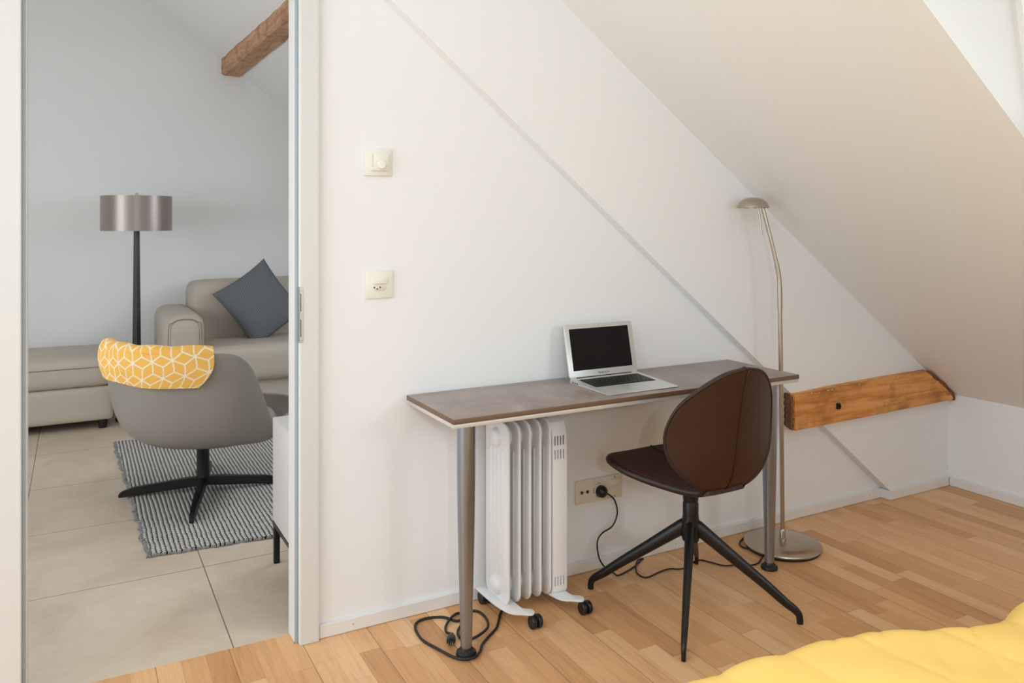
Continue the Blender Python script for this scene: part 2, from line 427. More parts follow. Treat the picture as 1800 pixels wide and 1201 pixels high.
# left wall with the living room window and an added bedroom window opening
b = nb()
for y0, y1, z0, z1 in ((YN, .5, 0, roof(XL)), (.5, 2.3, 0, .4), (.5, 2.3, 2.05, roof(XL)), (2.3, 2.9, 0, roof(XL)), (2.9, 4.8, 0, .8), (2.9, 4.8, 2.05, roof(XL)), (4.8, YB, 0, roof(XL))):
    box(b, XL-.12, XL, y0, y1, z0, z1)
struct('wall_left', b, M['wall'])
# gable behind the camera with a wide window
b = nb()
prism(b, [(XL, 0), (-1.15, 0), (-1.15, roof(-1.15)), (XL, roof(XL))], 1, YN-.12, YN)
prism(b, [(-1.15, 0), (2.35, 0), (2.35, .75), (-1.15, .75)], 1, YN-.12, YN)
prism(b, [(-1.15, 2.5), (1.1, 2.5), (1.1, roof(1.1)), (XG, ZG), (-1.15, roof(-1.15))], 1, YN-.12, YN)
prism(b, [(1.1, 1.61), (2.35, 1.61), (1.1, 2.519)], 1, YN-.12, YN)
prism(b, [(2.35, 0), (XR, 0), (XR, roof(XR)), (2.35, roof(2.35))], 1, YN-.12, YN)
struct('wall_front', b, M['wall'])
b = nb(); prism(b, [(XL, 0), (XR, 0), (XR, roof(XR)), (XG, ZG), (XL, roof(XL))], 1, YB, YB+.1); struct('wall_living', b, M['wall'])
# sloped ceiling with the dormer opening (bedroom), a roof window (living room), two openings added for fill light
b = nb(); T = .12
def slope(x0, x1, y0, y1):
    prism(b, [(x0, roof(x0)), (x1, roof(x1)), (x1, roof(x1)+T), (x0, roof(x0)+T)], 1, y0, y1)
DX0, DX1, DY0, DY1 = 1.47, 2.45, .2, 1.305
slope(XL, XG, YN, -.9); slope(XL, -1.8, -.9, .9); slope(-.85, XG, -.9, .9); slope(XL, XG, .9, YB)
slope(XG, XR+.1, YN, -1.8); slope(XG, 1.9, -1.8, -.6); slope(2.75, XR+.1, -1.8, -.6); slope(XG, XR+.1, -.6, DY0-.05); slope(XG, DX0, DY0-.05, DY1+.05); slope(DX1, XR+.1, DY0-.05, DY1+.05)
slope(XG, XR+.1, DY1+.05, 3.7); slope(XG, 2.0, 3.7, 4.9); slope(2.9, XR+.1, 3.7, 4.9); slope(XG, XR+.1, 4.9, YB)
struct('ceiling', b, M['ceiling'])
# dormer cheeks and lid
ZD = roof(DX0); b = nb()
glx = lambda z: 2.45 - (z - 1.536)*.225
tri = [(DX0, ZD), (DX1, roof(DX1)), (glx(ZD), ZD)]
prism(b, tri, 1, DY1, DY1+.05); prism(b, tri, 1, DY0-.05, DY0)
box(b, DX0-.02, glx(ZD)+.05, DY0-.08, DY1+.08, ZD, ZD+.06)
struct('wall_dormer', b, M['wall'])

def window(n, o, u, v, nrm, mull=1, bar_w=.05):
    """frame and pane; o = lower corner, u,v = edge vectors, nrm = thickness vector"""
    o, u, v, nrm = map(Vector, (o, u, v, nrm)); fu, fv = bar_w/u.length, bar_w/v.length
    b = nb()
    def bar(a0, a1, c0, c1):
        c = [o + u*a + v*d for a, d in ((a0, c0), (a1, c0), (a1, c1), (a0, c1))]
        A = [b.verts.new(p - nrm/2) for p in c]; B = [b.verts.new(p + nrm/2) for p in c]
        fs = [b.faces.new(A[::-1]), b.faces.new(B)] + [b.faces.new((A[i], A[(i+1) % 4], B[(i+1) % 4], B[i])) for i in range(4)]
        bmesh.ops.recalc_face_normals(b, faces=fs)
    bar(0, 1, 0, fv); bar(0, 1, 1-fv, 1); bar(0, fu, fv, 1-fv); bar(1-fu, 1, fv, 1-fv)
    for k in range(mull): c = (k+1)/(mull+1); bar(c-fu/2, c+fu/2, fv, 1-fv)
    f = struct('window_%d' % n, b, M['window_frame'])
    b = nb(); vs = [b.verts.new(o + u*a + v*d) for a, d in ((fu, fv), (1-fu, fv), (1-fu, 1-fv), (fu, 1-fv))]; b.faces.new(vs)
    obj('pane', b, M['glass'], f, smooth=False)
    return f
zb = roof(DX1)
window(1, (glx(zb), DY0, zb), (0, DY1-DY0, 0), (glx(ZD)-glx(zb), 0, ZD-zb), (.03, 0, .007), 1, .018)
window(2, (-1.15, YN-.06, .75), (2.25, 0, 0), (0, 0, 1.75), (0, .06, 0), 1)
window(3, (1.1, YN-.06, .75), (1.25, 0, 0), (0, 0, .86), (0, .06, 0), 0)
window(4, (XL-.06, .5, .4), (0, 1.8, 0), (0, 0, 1.65), (.06, 0, 0), 1)  # unseen, added as the opening for the left fill light
window(5, (XL-.06, 2.9, .8), (0, 1.9, 0), (0, 0, 1.25), (.06, 0, 0), 1)
window(7, (-1.8, -.9, roof(-1.8)+.06), (0, 1.8, 0), (.95, 0, .95*RB), (-.03, 0, .04), 1)  # unseen left-slope window, added for the roof fill light
window(8, (1.9, -1.8, roof(1.9)+.06), (0, 1.2, 0), (.85, 0, -.85*RB), (.03, 0, .04), 0)  # unseen right-slope window, added for the fill light behind the camera
window(6, (2.0, 3.7, roof(2.0)+.06), (0, 1.2, 0), (.9, 0, -.9*RB), (.03, 0, .04), 0)

# door trims: right casing + jamb + rubber seal + strike plate, left the same, head
def casing(n, xi, s):
    b = nb()
    x = lambda d: xi + s*d
    lo, hi = sorted((x(.012), x(.074))); box(b, lo, hi, 2.545, YW, 0, H0+.0115, .003)
    lo, hi = sorted((x(0), x(.03))); box(b, lo, hi, 2.578, 2.648, 0, H0-.0005, .002)
    t = struct('trim_%d' % n, b, M['trim'])
    b = nb(); lo, hi = sorted((x(.003), x(.013))); box(b, lo, hi, 2.569, 2.580, 0, H0-.0005, .002); obj('rubber_seal', b, M['seal'], t)
    return t
tr = casing(1, .612, 1)
b = nb(); prism(b, rrect(.6245, .6345, .962, 1.139, .004), 1, 2.5435, 2.546)
box(b, .6225, .6245, 2.5435, 2.566, .962, 1.139)
pl = obj('strike_plate', b, M['steel'], tr)
for z0, z1 in ((1.062, 1.118), (.982, 1.036)): b = nb(); box(b, .6250, .6272, 2.5428, 2.5437, z0, z1); obj('slot', b, M['dark_hole'], pl)
for z in (1.128, 1.05, .972):
    b = nb(); lathe(b, [(.0032, 0), (.0028, .0008), (0, .001)], (.6292, 2.5436, z), 10, Matrix.Rotation(PI/2, 4, 'X')); obj('screw', b, M['steel'], pl)
casing(2, -.118, -1)
b = nb(); box(b, -.192, .686, 2.545, YW, H0+.012, H0+.074, .003); box(b, -.148, .642, 2.578, 2.648, H0, H0+.05, .002); struct('trim_3', b, M['trim'])

# baseboards
BH = .044
def screw_dots(parent, pts, ax):
    for p in pts:
        b = nb(); lathe(b, [(.0028, 0), (.0022, .0012), (0, .0014)], p, 10, Matrix.Rotation(PI/2, 4, 'X') if ax == 'y' else Matrix.Rotation(-PI/2, 4, 'Y'))
        obj('screw', b, M['steel'], parent)
b = nb(); box(b, .689, 3.452, 2.556, YW+.0, .0012, BH, .002); o = struct('baseboard_back', b, M['baseboard'])
screw_dots(o, [(x, 2.556, .024) for x in (.80, 2.16, 2.74, 3.36)], 'y')
b = nb(); box(b, 3.455, XR-.0145, 2.506, 2.52, .0012, BH+.002, .002); box(b, 3.443, 3.4545, 2.508, 2.556, .0012, BH+.001, .001); o = struct('baseboard_step', b, M['baseboard'])
screw_dots(o, [(x, 2.506, .024) for x in (3.53, 3.82)], 'y')
b = nb(); box(b, XR-.014, XR, YN, 2.506, .0012, BH+.002, .002); o = struct('baseboard_right', b, M['baseboard'])
screw_dots(o, [(XR-.014, y, .024) for y in (2.30, 1.7)], 'x')

# ------------------------------------------------------------------ old roof timbers
t = thing('tie_beam', 'short old pine beam stub with sloped end, set low in the right wall', 'wooden beam', (3.3, 2.53, .42))
b = nb()
front = [(2.762, .427), (3.1, .432), (3.55, .438), (3.914, .444), (3.90, .476), (3.83, .53), (3.765, .572), (3.712, .604), (3.35, .599), (3.0, .590), (2.757, .582)]
nfr = [b.verts.new((x, 2.48 + random.uniform(-.003, .003), z)) for x, z in front]
bck = [b.verts.new((x + (.045 if x < 2.8 else 0), 2.574 if x < 3.0 else 2.53, z + (.004 if z > .5 else -.002))) for x, z in front]
fs = [b.faces.new(nfr), b.faces.new(bck[::-1])] + [b.faces.new((nfr[i], bck[i], bck[(i+1) % 11], nfr[(i+1) % 11])) for i in range(11)]
bmesh.ops.recalc_face_normals(b, faces=fs)
bmesh.ops.bevel(b, geom=list(b.edges), offset=.005, segments=2, affect='EDGES')
bm_obj = obj('timber', b, M['timber'], t)
# rough end grain at the left, rough broken edge at the sloped right end
b = nb()
def endf(a, c):
    y = 2.4835 + a*.088; return Vector((2.7575 + a*.043 + .0025*math.sin(31*c+9*a) - .001, y, .429 + c*.150 + .002*math.sin(17*a)))
V = grid(b, endf, 14, 22)
for row in V:
    for v in row: v.co.x += random.uniform(-.0025, .0015)
eo = obj('end_grain', b, M['timber_end'], t, angle=80)
mod(eo, 'SOLIDIFY', thickness=.003, offset=0)
b = nb(); pts = [(3.918, .446), (3.902, .480), (3.865, .508), (3.832, .533), (3.80, .553), (3.765, .575), (3.735, .592), (3.708, .608)]
tube(b, [(x-.012+random.uniform(-.004, .004), 2.485, z-.004) for x, z in pts], .011, 8, 3, rads=[.008, .013, .010, .014, .010, .012, .009, .007])
obj('broken_edge', b, M['timber_end'], t)
b = nb()
for k in range(26):
    x = random.uniform(2.77, 3.7); z = .582 + (x-2.757)*.0235 + random.uniform(-.006, .002)
    if random.random() < .4: x, z = random.choice([(random.uniform(3.72, 3.9), None)] )[0], None; z = .604 - (x-3.712)*.80 + random.uniform(-.008, .004)
    s = random.uniform(.001, .003); r = bmesh.ops.create_icosphere(b, subdivisions=1, radius=s); 
    for v in r['verts']: v.co = Vector((v.co.x*random.uniform(1, 3), v.co.y*.5, v.co.z)) + Vector((x, 2.479, z))
obj('plaster_crumbs', b, M['plaster_bit'], t)
b = nb(); box(b, 3.028, 3.050, 2.468, 2.480, .494, .521, .003); lathe(b, [(.006, 0), (.006, .006), (0, .007)], (3.039, 2.468, .508), 10, Matrix.Rotation(PI/2, 4, 'X')); obj('bolt', b, M['black_metal'], t)

t = thing('purlin_beam', 'rough brown roof beam crossing high under the living room slope', 'wooden beam', (1.1, 4.6, 2.3))
b = nb(); n = 30; rows = []
for i in range(n+1):
    y = YB - .0 - i/n*(YB-2.66); k = i/n
    jx = lambda: random.uniform(-.004, .004)
    cx = .990 + .018*(YB-y); z0 = 2.475
    poly = [(cx, z0+.012), (cx+.014, z0), (cx+.13, z0-.002), (cx+.148, z0+.012), (cx+.148, z0+.10), (cx+.0, z0+.165)]
    rows.append([b.verts.new((px+jx(), y, pz+jx())) for px, pz in poly])
for A, B in zip(rows, rows[1:]):
    for j in range(6): b.faces.new((A[j], A[(j+1) % 6], B[(j+1) % 6], B[j]))
b.faces.new(rows[0]); b.faces.new(rows[-1]); bmesh.ops.recalc_face_normals(b, faces=list(b.faces))
obj('timber', b, M['timber_high'], t, angle=20)

# ------------------------------------------------------------------ bedroom: desk
ZT = .757
t = thing('desk', 'narrow wall desk with brown stone-look top and tapered steel legs', 'desk', (1.715, 2.37, 0))
b = nb(); box(b, .988, 2.445, 2.172, 2.556, ZT-.0165, ZT, .0012); top = obj('desktop', b, M['desk_top'], t)
b = nb()
box(b, .9872, 2.4458, 2.1712, 2.1735, ZT-.0163, ZT-.0006, .0006); box(b, .9872, .9895, 2.1735, 2.556, ZT-.0163, ZT-.0006, .0006); box(b, 2.4435, 2.4458, 2.1735, 2.556, ZT-.0163, ZT-.0006, .0006)
obj('edge_band', b, M['desk_edge'], t)
b = nb()
for x0, x1, y0, y1 in ((.989, 2.444, 2.174, 2.192), (.989, 2.444, 2.538, 2.556), (.989, 1.007, 2.192, 2.538), (2.426, 2.444, 2.192, 2.538)): box(b, x0, x1, y0, y1, ZT-.0295, ZT-.0168, .001)
obj('frame_rail', b, M['desk_rail'], t)
for lx, ly in ((1.065, 2.248), (2.362, 2.243)):
    b = nb(); lathe(b, [(0, ZT-.017), (.0290, ZT-.017), (.0290, ZT-.045), (.0288, .56), (.0275, .44), (.0245, .30), (.0205, .14), (.0180, .026), (0, .024)], (lx, ly, 0), 40)
    lg = obj('leg', b, M['leg_steel'], t)
    b = nb(); lathe(b, [(0, .0005), (.0315, .0005), (.0325, .006), (.030, .013), (.021, .019), (.0185, .027), (0, .028)], (lx, ly, 0), 32); obj('foot', b, M['black_plastic'], lg)

# ------------------------------------------------------------------ laptop
t = thing('laptop', 'open silver laptop with black screen standing on the desk', 'laptop', (1.735, 2.33, ZT))
LX0, LX1, LY0, LY1 = 1.579, 1.888, 2.212, 2.458
b = nb()
prism(b, [(LX0+.012, LY0), (LX1-.012, LY0), (LX1-.004, LY0+.003), (LX1, LY0+.012), (LX1, LY1-.006), (LX1-.006, LY1), (LX0+.006, LY1), (LX0, LY1-.006), (LX0, LY0+.012), (LX0+.004, LY0+.003)], 2, 0, 1)
for v in b.verts:
    k = (v.co.y-LY0)/(LY1-LY0)
    v.co.z = ZT + (.0028 if v.co.z > .5 else (.0016 - .001*k)) + (k*.0128 if v.co.z > .5 else 0)
obj('base', b, M['alu'], t, smooth=False)
zt = lambda y: ZT + .0028 + (y-LY0)/(LY1-LY0)*.0128
def onbase(bm, x0, x1, y0, y1, h, bev=0):
    box(bm, x0, x1, y0, y1, 0, h, bev)
b = nb(); KX0, KX1, KY0, KY1 = 1.602, 1.866, 2.318, 2.428
box(b, KX0, KX1, KY0, KY1, 0, .0006)
for v in b.verts: v.co.z += zt(v.co.y) - .0001
kb = obj('keyboard', b, M['dark_hole'], t, smooth=False)
rows = [[1]*14, [1]*13+[1.5], [1.5]+[1]*13, [1.8]+[1]*11+[1.8], [2.3]+[1]*10+[2.3], [1, 1, 1, 1.25, 5, 1.25, 1, 1, 1, 1]]
rh = (KY1-KY0-.004)/5.55; yy = KY1-.002
for i, r in enumerate(rows):
    h = rh*(.55 if i == 0 else 1); u = (KX1-KX0-.004)/sum(r); xx = KX0+.002
    for wk in r:
        b = nb(); box(b, xx+.0012, xx+wk*u-.0012, yy-h+.0012, yy-.0012, .0005, .0022, .0006, 1)
        for v in b.verts: v.co.z += zt(v.co.y)
        obj('key', b, M['key'], kb, smooth=False)
        xx += wk*u
    yy -= h
b = nb(); box(b, 1.682, 1.786, 2.226, 2.304, 0, .0005)
for v in b.verts: v.co.z += zt(v.co.y) - .0001
obj('trackpad', b, plain('trackpad_aluminium', srgb(202, 203, 200), .32, .5), t, smooth=False)
b = nb()
for y in (2.432, 2.418, 2.404): box(b, LX0-.0004, LX0+.002, y-.0045, y+.0045, ZT+.004, ZT+.0085, .0005, 1)
obj('side_port', b, M['dark_hole'], t)
# lid, tilted back a little
LH = .196; th = math.radians(12.5)
hinge = Vector((0, LY1-.004, ZT+.0145))
lidm = Matrix.Translation(hinge) @ Matrix.Rotation(-th, 4, 'X')
b = nb(); prism(b, [(x, z) for x, z in rrect(LX0, LX1, 0, LH, .011)], 1, 0, .0055, .0008); b.transform(lidm); lid = obj('lid', b, M['alu'], t)
b = nb(); prism(b, rrect(LX0+.021, LX1-.021, .027, LH-.016, .001, 1), 1, -.0008, .001); b.transform(lidm); obj('screen', b, M['screen'], lid, smooth=False)
b = nb(); lathe(b, [(.0016, 0), (.0014, .0006), (0, .0006)], (0, 0, 0), 12, Matrix.Rotation(PI/2, 4, 'X')); b.transform(lidm @ Matrix.Translation((1.7335, -.0001, LH-.008))); obj('webcam', b, M['key'], lid)
b = nb(); tube(b, [(LX0+.03, LY1-.002, ZT+.013), (LX1-.03, LY1-.002, ZT+.013)], .0052, 12); obj('hinge', b, M['key'], t)
def lettering(text, size, mat_, parent, mtx, ext=.0002):
    cu = bpy.data.curves.new('lettering', 'FONT'); cu.body = text; cu.size = size; cu.align_x = 'CENTER'; cu.align_y = 'CENTER'; cu.extrude = ext
    to = bpy.data.objects.new('tmp', cu); COL.objects.link(to); bpy.context.view_layer.update()
    me = bpy.data.meshes.new_from_object(to.evaluated_get(bpy.context.evaluated_depsgraph_get()))
    bpy.data.objects.remove(to); bpy.data.curves.remove(cu)
    b = nb(); b.from_mesh(me); bpy.data.meshes.remove(me); b.transform(mtx)
    return obj('lettering', b, mat_, parent, smooth=False)
lettering('MacBook Air', .0098, M['legend'], lid, lidm @ Matrix.Translation((1.7335, -.0003, .0135)) @ Matrix.Rotation(PI/2, 4, 'X'))

# ------------------------------------------------------------------ brown swivel chair
t = thing('desk_chair', 'brown leather shell chair with black four-star base at the desk', 'chair', (1.89, 2.157, 0))
def interp(tab, x):
    if x <= tab[0][0]: return tab[0][1]
    for (a, fa), (c, fc) in zip(tab, tab[1:]):
        if x <= c: 
            k = (x-a)/(c-a); return fa + (fc-fa)*k
    return tab[-1][1]
def smoothtab(tab, k=10):
    return [(p.x, p.y) for p in catmull([(x, y, 0) for x, y in tab], k)]
BK = smoothtab([(0, .072), (.08, .118), (.18, .172), (.32, .220), (.48, .236), (.62, .227), (.74, .202), (.84, .160), (.92, .112), (.97, .068), (1, .012)])
BY = smoothtab([(0, 2.005), (.06, 1.975), (.14, 1.955), (.3, 1.938), (.55, 1.923), (.8, 1.903), (1, 1.882)])
def back_pt(a, c):
    hw = interp(BK, a); k = 2*c-1; k = math.copysign(abs(k)**.92, k); x = hw*k
    y = interp(BY, a) + .100*(abs(x)/.243)**1.75*(1 - math.exp(-4*a-.25))
    z = .446 + a*.430 - .010*(x/.243)**2
    return Vector((1.89 + x, y, z))
CH = 1.89
b = nb(); grid(b, back_pt, 44, 26)
bmesh.ops.recalc_face_normals(b, faces=list(b.faces))
if sum(f.normal.y for f in b.faces) > 0: bmesh.ops.reverse_faces(b, faces=list(b.faces))
bk = obj('backrest', b, M['leather_brown'], t, angle=180)
mod(bk, 'SOLIDIFY', thickness=.020, offset=-1); mod(bk, 'BEVEL', width=.005, segments=3, limit_method='ANGLE', angle_limit=math.radians(50))
SW = smoothtab([(0, .075), (.10, .105), (.25, .150), (.45, .205), (.62, .238), (.78, .246), (.88, .228), (.95, .180), (1, .075)])
SZ = smoothtab([(0, .462), (.06, .452), (.15, .448), (.35, .456), (.6, .470), (.85, .487), (1, .494)])
def seat_pt(a, c):
    hw = interp(SW, a); k = 2*c-1; x = hw*k
    return Vector((1.89 + x, 1.985 + a*.385 + .02*(1-k*k)*max(0, a-.8)*2, interp(SZ, a) + .022*(abs(x)/.246)**2.2))
b = nb(); grid(b, seat_pt, 36, 24); bmesh.ops.recalc_face_normals(b, faces=list(b.faces))
if sum(f.normal.z for f in b.faces) > 0: bmesh.ops.reverse_faces(b, faces=list(b.faces))
st = obj('seat', b, M['leather_brown'], t, angle=180)
mod(st, 'SOLIDIFY', thickness=.026, offset=0); mod(st, 'BEVEL', width=.006, segments=3, limit_method='ANGLE', angle_limit=math.radians(50))
# seams and edge piping
b = nb(); tube(b, [back_pt(i/40*.985+.005, .5) + Vector((0, -.0012, 0)) for i in range(41)], .0028, 8); obj('seam', b, M['piping_brown'], bk, angle=180)
b = nb(); loop = [back_pt(.03 + .95*i/50, 0) for i in range(51)] + [back_pt(1, .5)] + [back_pt(.98 - .95*i/50, 1) for i in range(51)]
tube(b, [p + Vector((0, .001, 0)) for p in loop], .0045, 8); obj('piping', b, M['piping_brown'], bk, angle=180)
b = nb(); tube(b, [seat_pt(i/30, .5) + Vector((0, 0, .0135)) for i in range(31)], .0028, 8); obj('seam', b, M['piping_brown'], st, angle=180)
b = nb(); loop = [seat_pt(.04 + .96*i/40, 0) for i in range(41)] + [seat_pt(1, c/8) for c in range(1, 8)] + [seat_pt(1 - .96*i/40, 1) for i in range(41)]
tube(b, loop, .012, 8, flat=(1, 1)); obj('piping', b, M['piping_brown'], st, angle=180)
# column, hub and legs
cx, cy = 1.89, 2.157
b = nb(); lathe(b, [(0, .448), (.060, .446), (.062, .440), (.040, .418), (.0275, .412), (.0270, .374), (.0255, .370), (.0255, .366), (.0272, .362), (.0272, .31), (0, .30)], (cx, cy, 0), 32); obj('column', b, M['black_metal'], t)
b = nb(); lathe(b, [(0, .362), (.0268, .362), (.0272, .32), (.033, .285), (.036, .26), (.028, .232), (0, .226)], (cx, cy, 0), 32); obj('hub', b, M['black_metal'], t)
for tx, ty in ((1.656, 2.431), (2.126, 1.886), (1.637, 1.900), (2.142, 2.410)):
    d = Vector((tx-cx, ty-cy, 0)); L = d.length; d.normalize(); c0 = Vector((cx, cy, 0))
    prof = [(.006, .288, .0235), (.03, .274, .0228), (.08, .238, .0208), (.16, .180, .0182), (.25, .115, .0155), (L-.045, .065, .0134), (L-.022, .0500, .0125), (L-.006, .036, .0110), (L, .022, .0100), (L+.001, .0015, .0095)]
    b = nb(); tube(b, [c0 + d*r + Vector((0, 0, z)) for r, z, _ in prof], 0, 14, 5, rads=[q[2] for q in prof], flat=(.78, 1.12)); obj('leg', b, M['black_metal'], t, angle=60)

# ------------------------------------------------------------------ oil heater
t = thing('oil_heater', 'white oil-filled radiator on casters under the desk', 'heater', (1.39, 2.44, 0))
HY0, HY1, HZ0, HZ1 = 2.366, 2.534, .042, .660
def fin(x, th=.0085):
    b = nb(); prism(b, rrect(HY0, HY1, HZ0+.002, HZ1, .038, 7), 0, x-th/2, x+th/2, .0025)
    # pressed oil channels and the round bosses at both ends
    for y in (2.406, 2.435, 2.464, 2.493): tube(b, [(x, y, HZ0+.085), (x, y, HZ0+.095), (x, y, HZ1-.105), (x, y, HZ1-.095)], 0, 12, rads=[.004, .0082, .0082, .004])
    for z in (HZ0+.052, HZ1-.058): lathe(b, [(0, -.0225), (.020, -.0225), (.027, -.019), (.033, -.010), (.036, 0), (.033, .010), (.027, .019), (.020, .0225), (0, .0225)], (x, 2.45, z), 28, 'X')
    return obj('fin', b, M['heater'], t, angle=40)
for x in (1.281, 1.323, 1.364, 1.405, 1.444): fin(x)
b = nb()
pf = [(HY0, HZ0+.02), (HY0, HZ1-.16), (HY0+.004, HZ1-.06), (HY0+.020, HZ1-.016), (HY0+.05, HZ1+.004), (HY1-.05, HZ1+.004), (HY1-.015, HZ1-.012), (HY1, HZ1-.05), (HY1, HZ0+.02), (HY1-.006, HZ0+.008), (HY0+.006, HZ0+.008)]
prism(b, pf, 0, 1.4535, 1.513, .004)
cbx = obj('control_box', b, M['heater'], t)
slot_m = plain('slot_shadow_grey', srgb(120, 118, 116), .7)
for z in (.535, .583, .095):
    b = nb()
    for k in range(4): box(b, 1.4615+k*.0115, 1.4633+k*.0115, HY0-.0006, HY0+.004, z-.016, z+.016)
    obj('vent_slots', b, slot_m, cbx, smooth=False)
b = nb(); box(b, 1.470, 1.496, HY0+.052, HY0+.070, HZ1+.0042, HZ1+.0055, .0005); obj('rocker_switch', b, plain('pale_grey_switch', srgb(222, 220, 218), .4), cbx)
def foot(x0, wx):
    out = [(x0-.036, 2.545), (x0-.034, 2.42), (x0-.022, 2.345), (x0-.006, 2.318), (x0+.012, 2.306), (x0+.030, 2.292), (x0+.044, 2.284), (x0+.056, 2.290), (x0+.062, 2.306), (x0+.058, 2.320), (x0+.044, 2.330), (x0+.036, 2.342), (x0+.034, 2.365), (x0+.034, 2.42), (x0+.034, 2.545)]
    pts = catmull([(p[0], p[1], 0) for p in out], 4)
    b = nb(); prism(b, [(p.x, p.y) for p in pts], 2, .0445, .0500, .001)
    f = obj('foot', b, M['heater'], t)
    for px, py in ((x0+.058, 2.287), (x0-.012, 2.522)):
        b = nb()
        for s in (-1, 1): lathe(b, [(0, -.0075), (.0195, -.0075), (.0217, -.0045), (.0217, .0045), (.0195, .0075), (0, .0075)], (px + s*.0112, py, .0218), 24, 'X')
        box(b, px-.0025, px+.0025, py-.012, py+.012, .02, .0442); lathe(b, [(0, 0), (.008, 0), (.008, .006), (0, .006)], (px-.008, py+.006, .0390), 12)
        obj('caster', b, M['black_plastic'], f)
foot(1.279, 0); foot(1.477, 0)
zc = .005
cord = [(1.296, 2.530, .055), (1.297, 2.540, .022), (1.285, 2.540, .012), (1.262, 2.545, .011), (1.252, 2.528, .007), (1.262, 2.508, .010), (1.288, 2.500, .016), (1.300, 2.478, .012), (1.293, 2.44, .008), (1.27, 2.412, zc), (1.222, 2.344, zc), (1.176, 2.307, zc), (1.132, 2.270, .006), (1.102, 2.228, .010), (1.070, 2.208, .009), (1.027, 2.232, .007), (.996, 2.319, zc), (.976, 2.388, zc), (.983, 2.466, zc), (1.008, 2.504, zc), (1.052, 2.508, zc), (1.095, 2.489, zc), (1.123, 2.445, zc), (1.150, 2.452, .007), (1.178, 2.480, zc), (1.202, 2.482, zc), (1.218, 2.459, zc), (1.215, 2.404, .007), (1.192, 2.350, .010), (1.150, 2.318, .012), (1.112, 2.312, .008), (1.088, 2.335, zc), (1.100, 2.385, zc), (1.150, 2.435, .010), (1.158, 2.478, .006), (1.145, 2.490, .006), (1.108, 2.462, .010), (1.076, 2.428, .006), (1.060, 2.388, .009), (1.064, 2.362, .014)]
b = nb(); tube(b, cord, .0044, 8, 6); cd = obj('power_cord', b, M['black_rubber'], t, angle=180)
b = nb()
pd = Vector((1.036, 2.302, .016)); p0 = Vector((1.066, 2.358, .015)); dd = (pd-p0).normalized()
tube(b, [p0, p0+dd*.012, p0+dd*.022, p0+dd*.040, p0+dd*.050], 0, 14, 2, rads=[.006, .009, .0135, .0145, .0125], flat=(1.05, .85)); obj('plug', b, M['black_plastic'], cd)
b = nb(); sd = dd.cross(Vector((0, 0, 1)))
for s in (-1, 0, 1): tube(b, [p0+dd*.048+sd*s*.0065, p0+dd*.066+sd*s*.0065], .0018, 8)
obj('prong', b, M['steel'], cd)

# ------------------------------------------------------------------ reading lamp
lx, ly = 2.562, 2.362
t = thing('reading_lamp', 'slim brushed nickel reading floor lamp behind the right end of the desk', 'floor lamp', (lx, ly, 0))
b = nb(); lathe(b, [(0, .010), (.150, .010), (.153, .013), (.1545, .017), (.153, .021), (.146, .0245), (.11, .031), (.05, .036), (.012, .038), (0, .038)], (0, 0, 0), 72)
bo = obj('base', b, M['nickel_disc'], t, local=True)
b = nb(); lathe(b, [(0, .0005), (.146, .0005), (.149, .004), (.149, .0105), (0, .0105)], (lx, ly, 0), 64); obj('base_rubber', b, M['black_rubber'], bo)
rgt = Vector((.878, -.479, 0)); P0 = Vector((lx, ly, 0))
def off(l, z): return P0 + rgt*l + Vector((0, 0, z))
b = nb(); lathe(b, [(0, .036), (.017, .037), (.017, .040), (.0125, .042), (.0125, .075), (.0105, .078), (0, .078)], (lx, ly, 0), 24); obj('pole_socket', b, M['lamp_nickel'], t)
b = nb(); tube(b, [off(.0, .07), off(-.005, .62), off(-.0115, 1.06)], .0088, 14); tube(b, [off(-.0105, .985), off(-.0117, 1.075)], .0104, 16); obj('pole', b, M['lamp_nickel'], t, angle=60)
b = nb(); tube(b, [off(-.0116, 1.07), off(-.0142, 1.115), off(-.0235, 1.168)], .0093, 14, 5); obj('joint', b, M['lamp_nickel'], t, angle=60)
b = nb(); tube(b, [off(-.0225, 1.162), off(-.040, 1.240), off(-.0825, 1.408)], .0078, 14); tube(b, [off(-.0222, 1.160), off(-.0245, 1.172)], .0100, 14); obj('arm', b, M['lamp_nickel'], t, angle=60)
hc = off(-.122, 1.402)
b = nb(); lathe(b, [(0, .044), (.020, .0425), (.040, .036), (.055, .024), (.063, .010), (.0655, .0), (.062, .001), (.052, .020), (.03, .030), (0, .032)], hc, 48)
hd = obj('lamp_head', b, M['lamp_nickel'], t)
b = nb(); lathe(b, [(0, .005), (.05, .005), (.052, .012), (0, .012)], hc, 40); obj('diffuser', b, plain('frosted_glass_disc', srgb(226, 222, 212), .5), hd)
b = nb()
for k in range(10):
    a = 2*PI*k/10; r = bmesh.ops.create_cube(b, size=1.0)
    bmesh.ops.transform(b, verts=r['verts'], matrix=Matrix.Translation(hc + Vector((.058*math.cos(a), .058*math.sin(a), .0015))) @ Matrix.Rotation(a, 4, 'Z') @ Matrix.Diagonal((.006, .016, .003, 1)))
obj('vent_ring', b, M['dark_hole'], hd, smooth=False)
b = nb(); tube(b, [hc + rgt*.021 + Vector((0, 0, .008)), hc + rgt*.029 + Vector((0, 0, -.055)), hc + rgt*.036 + Vector((0, 0, -.110))], .0042, 10, 3); obj('aiming_rod', b, M['steel'], hd)
zc = .004
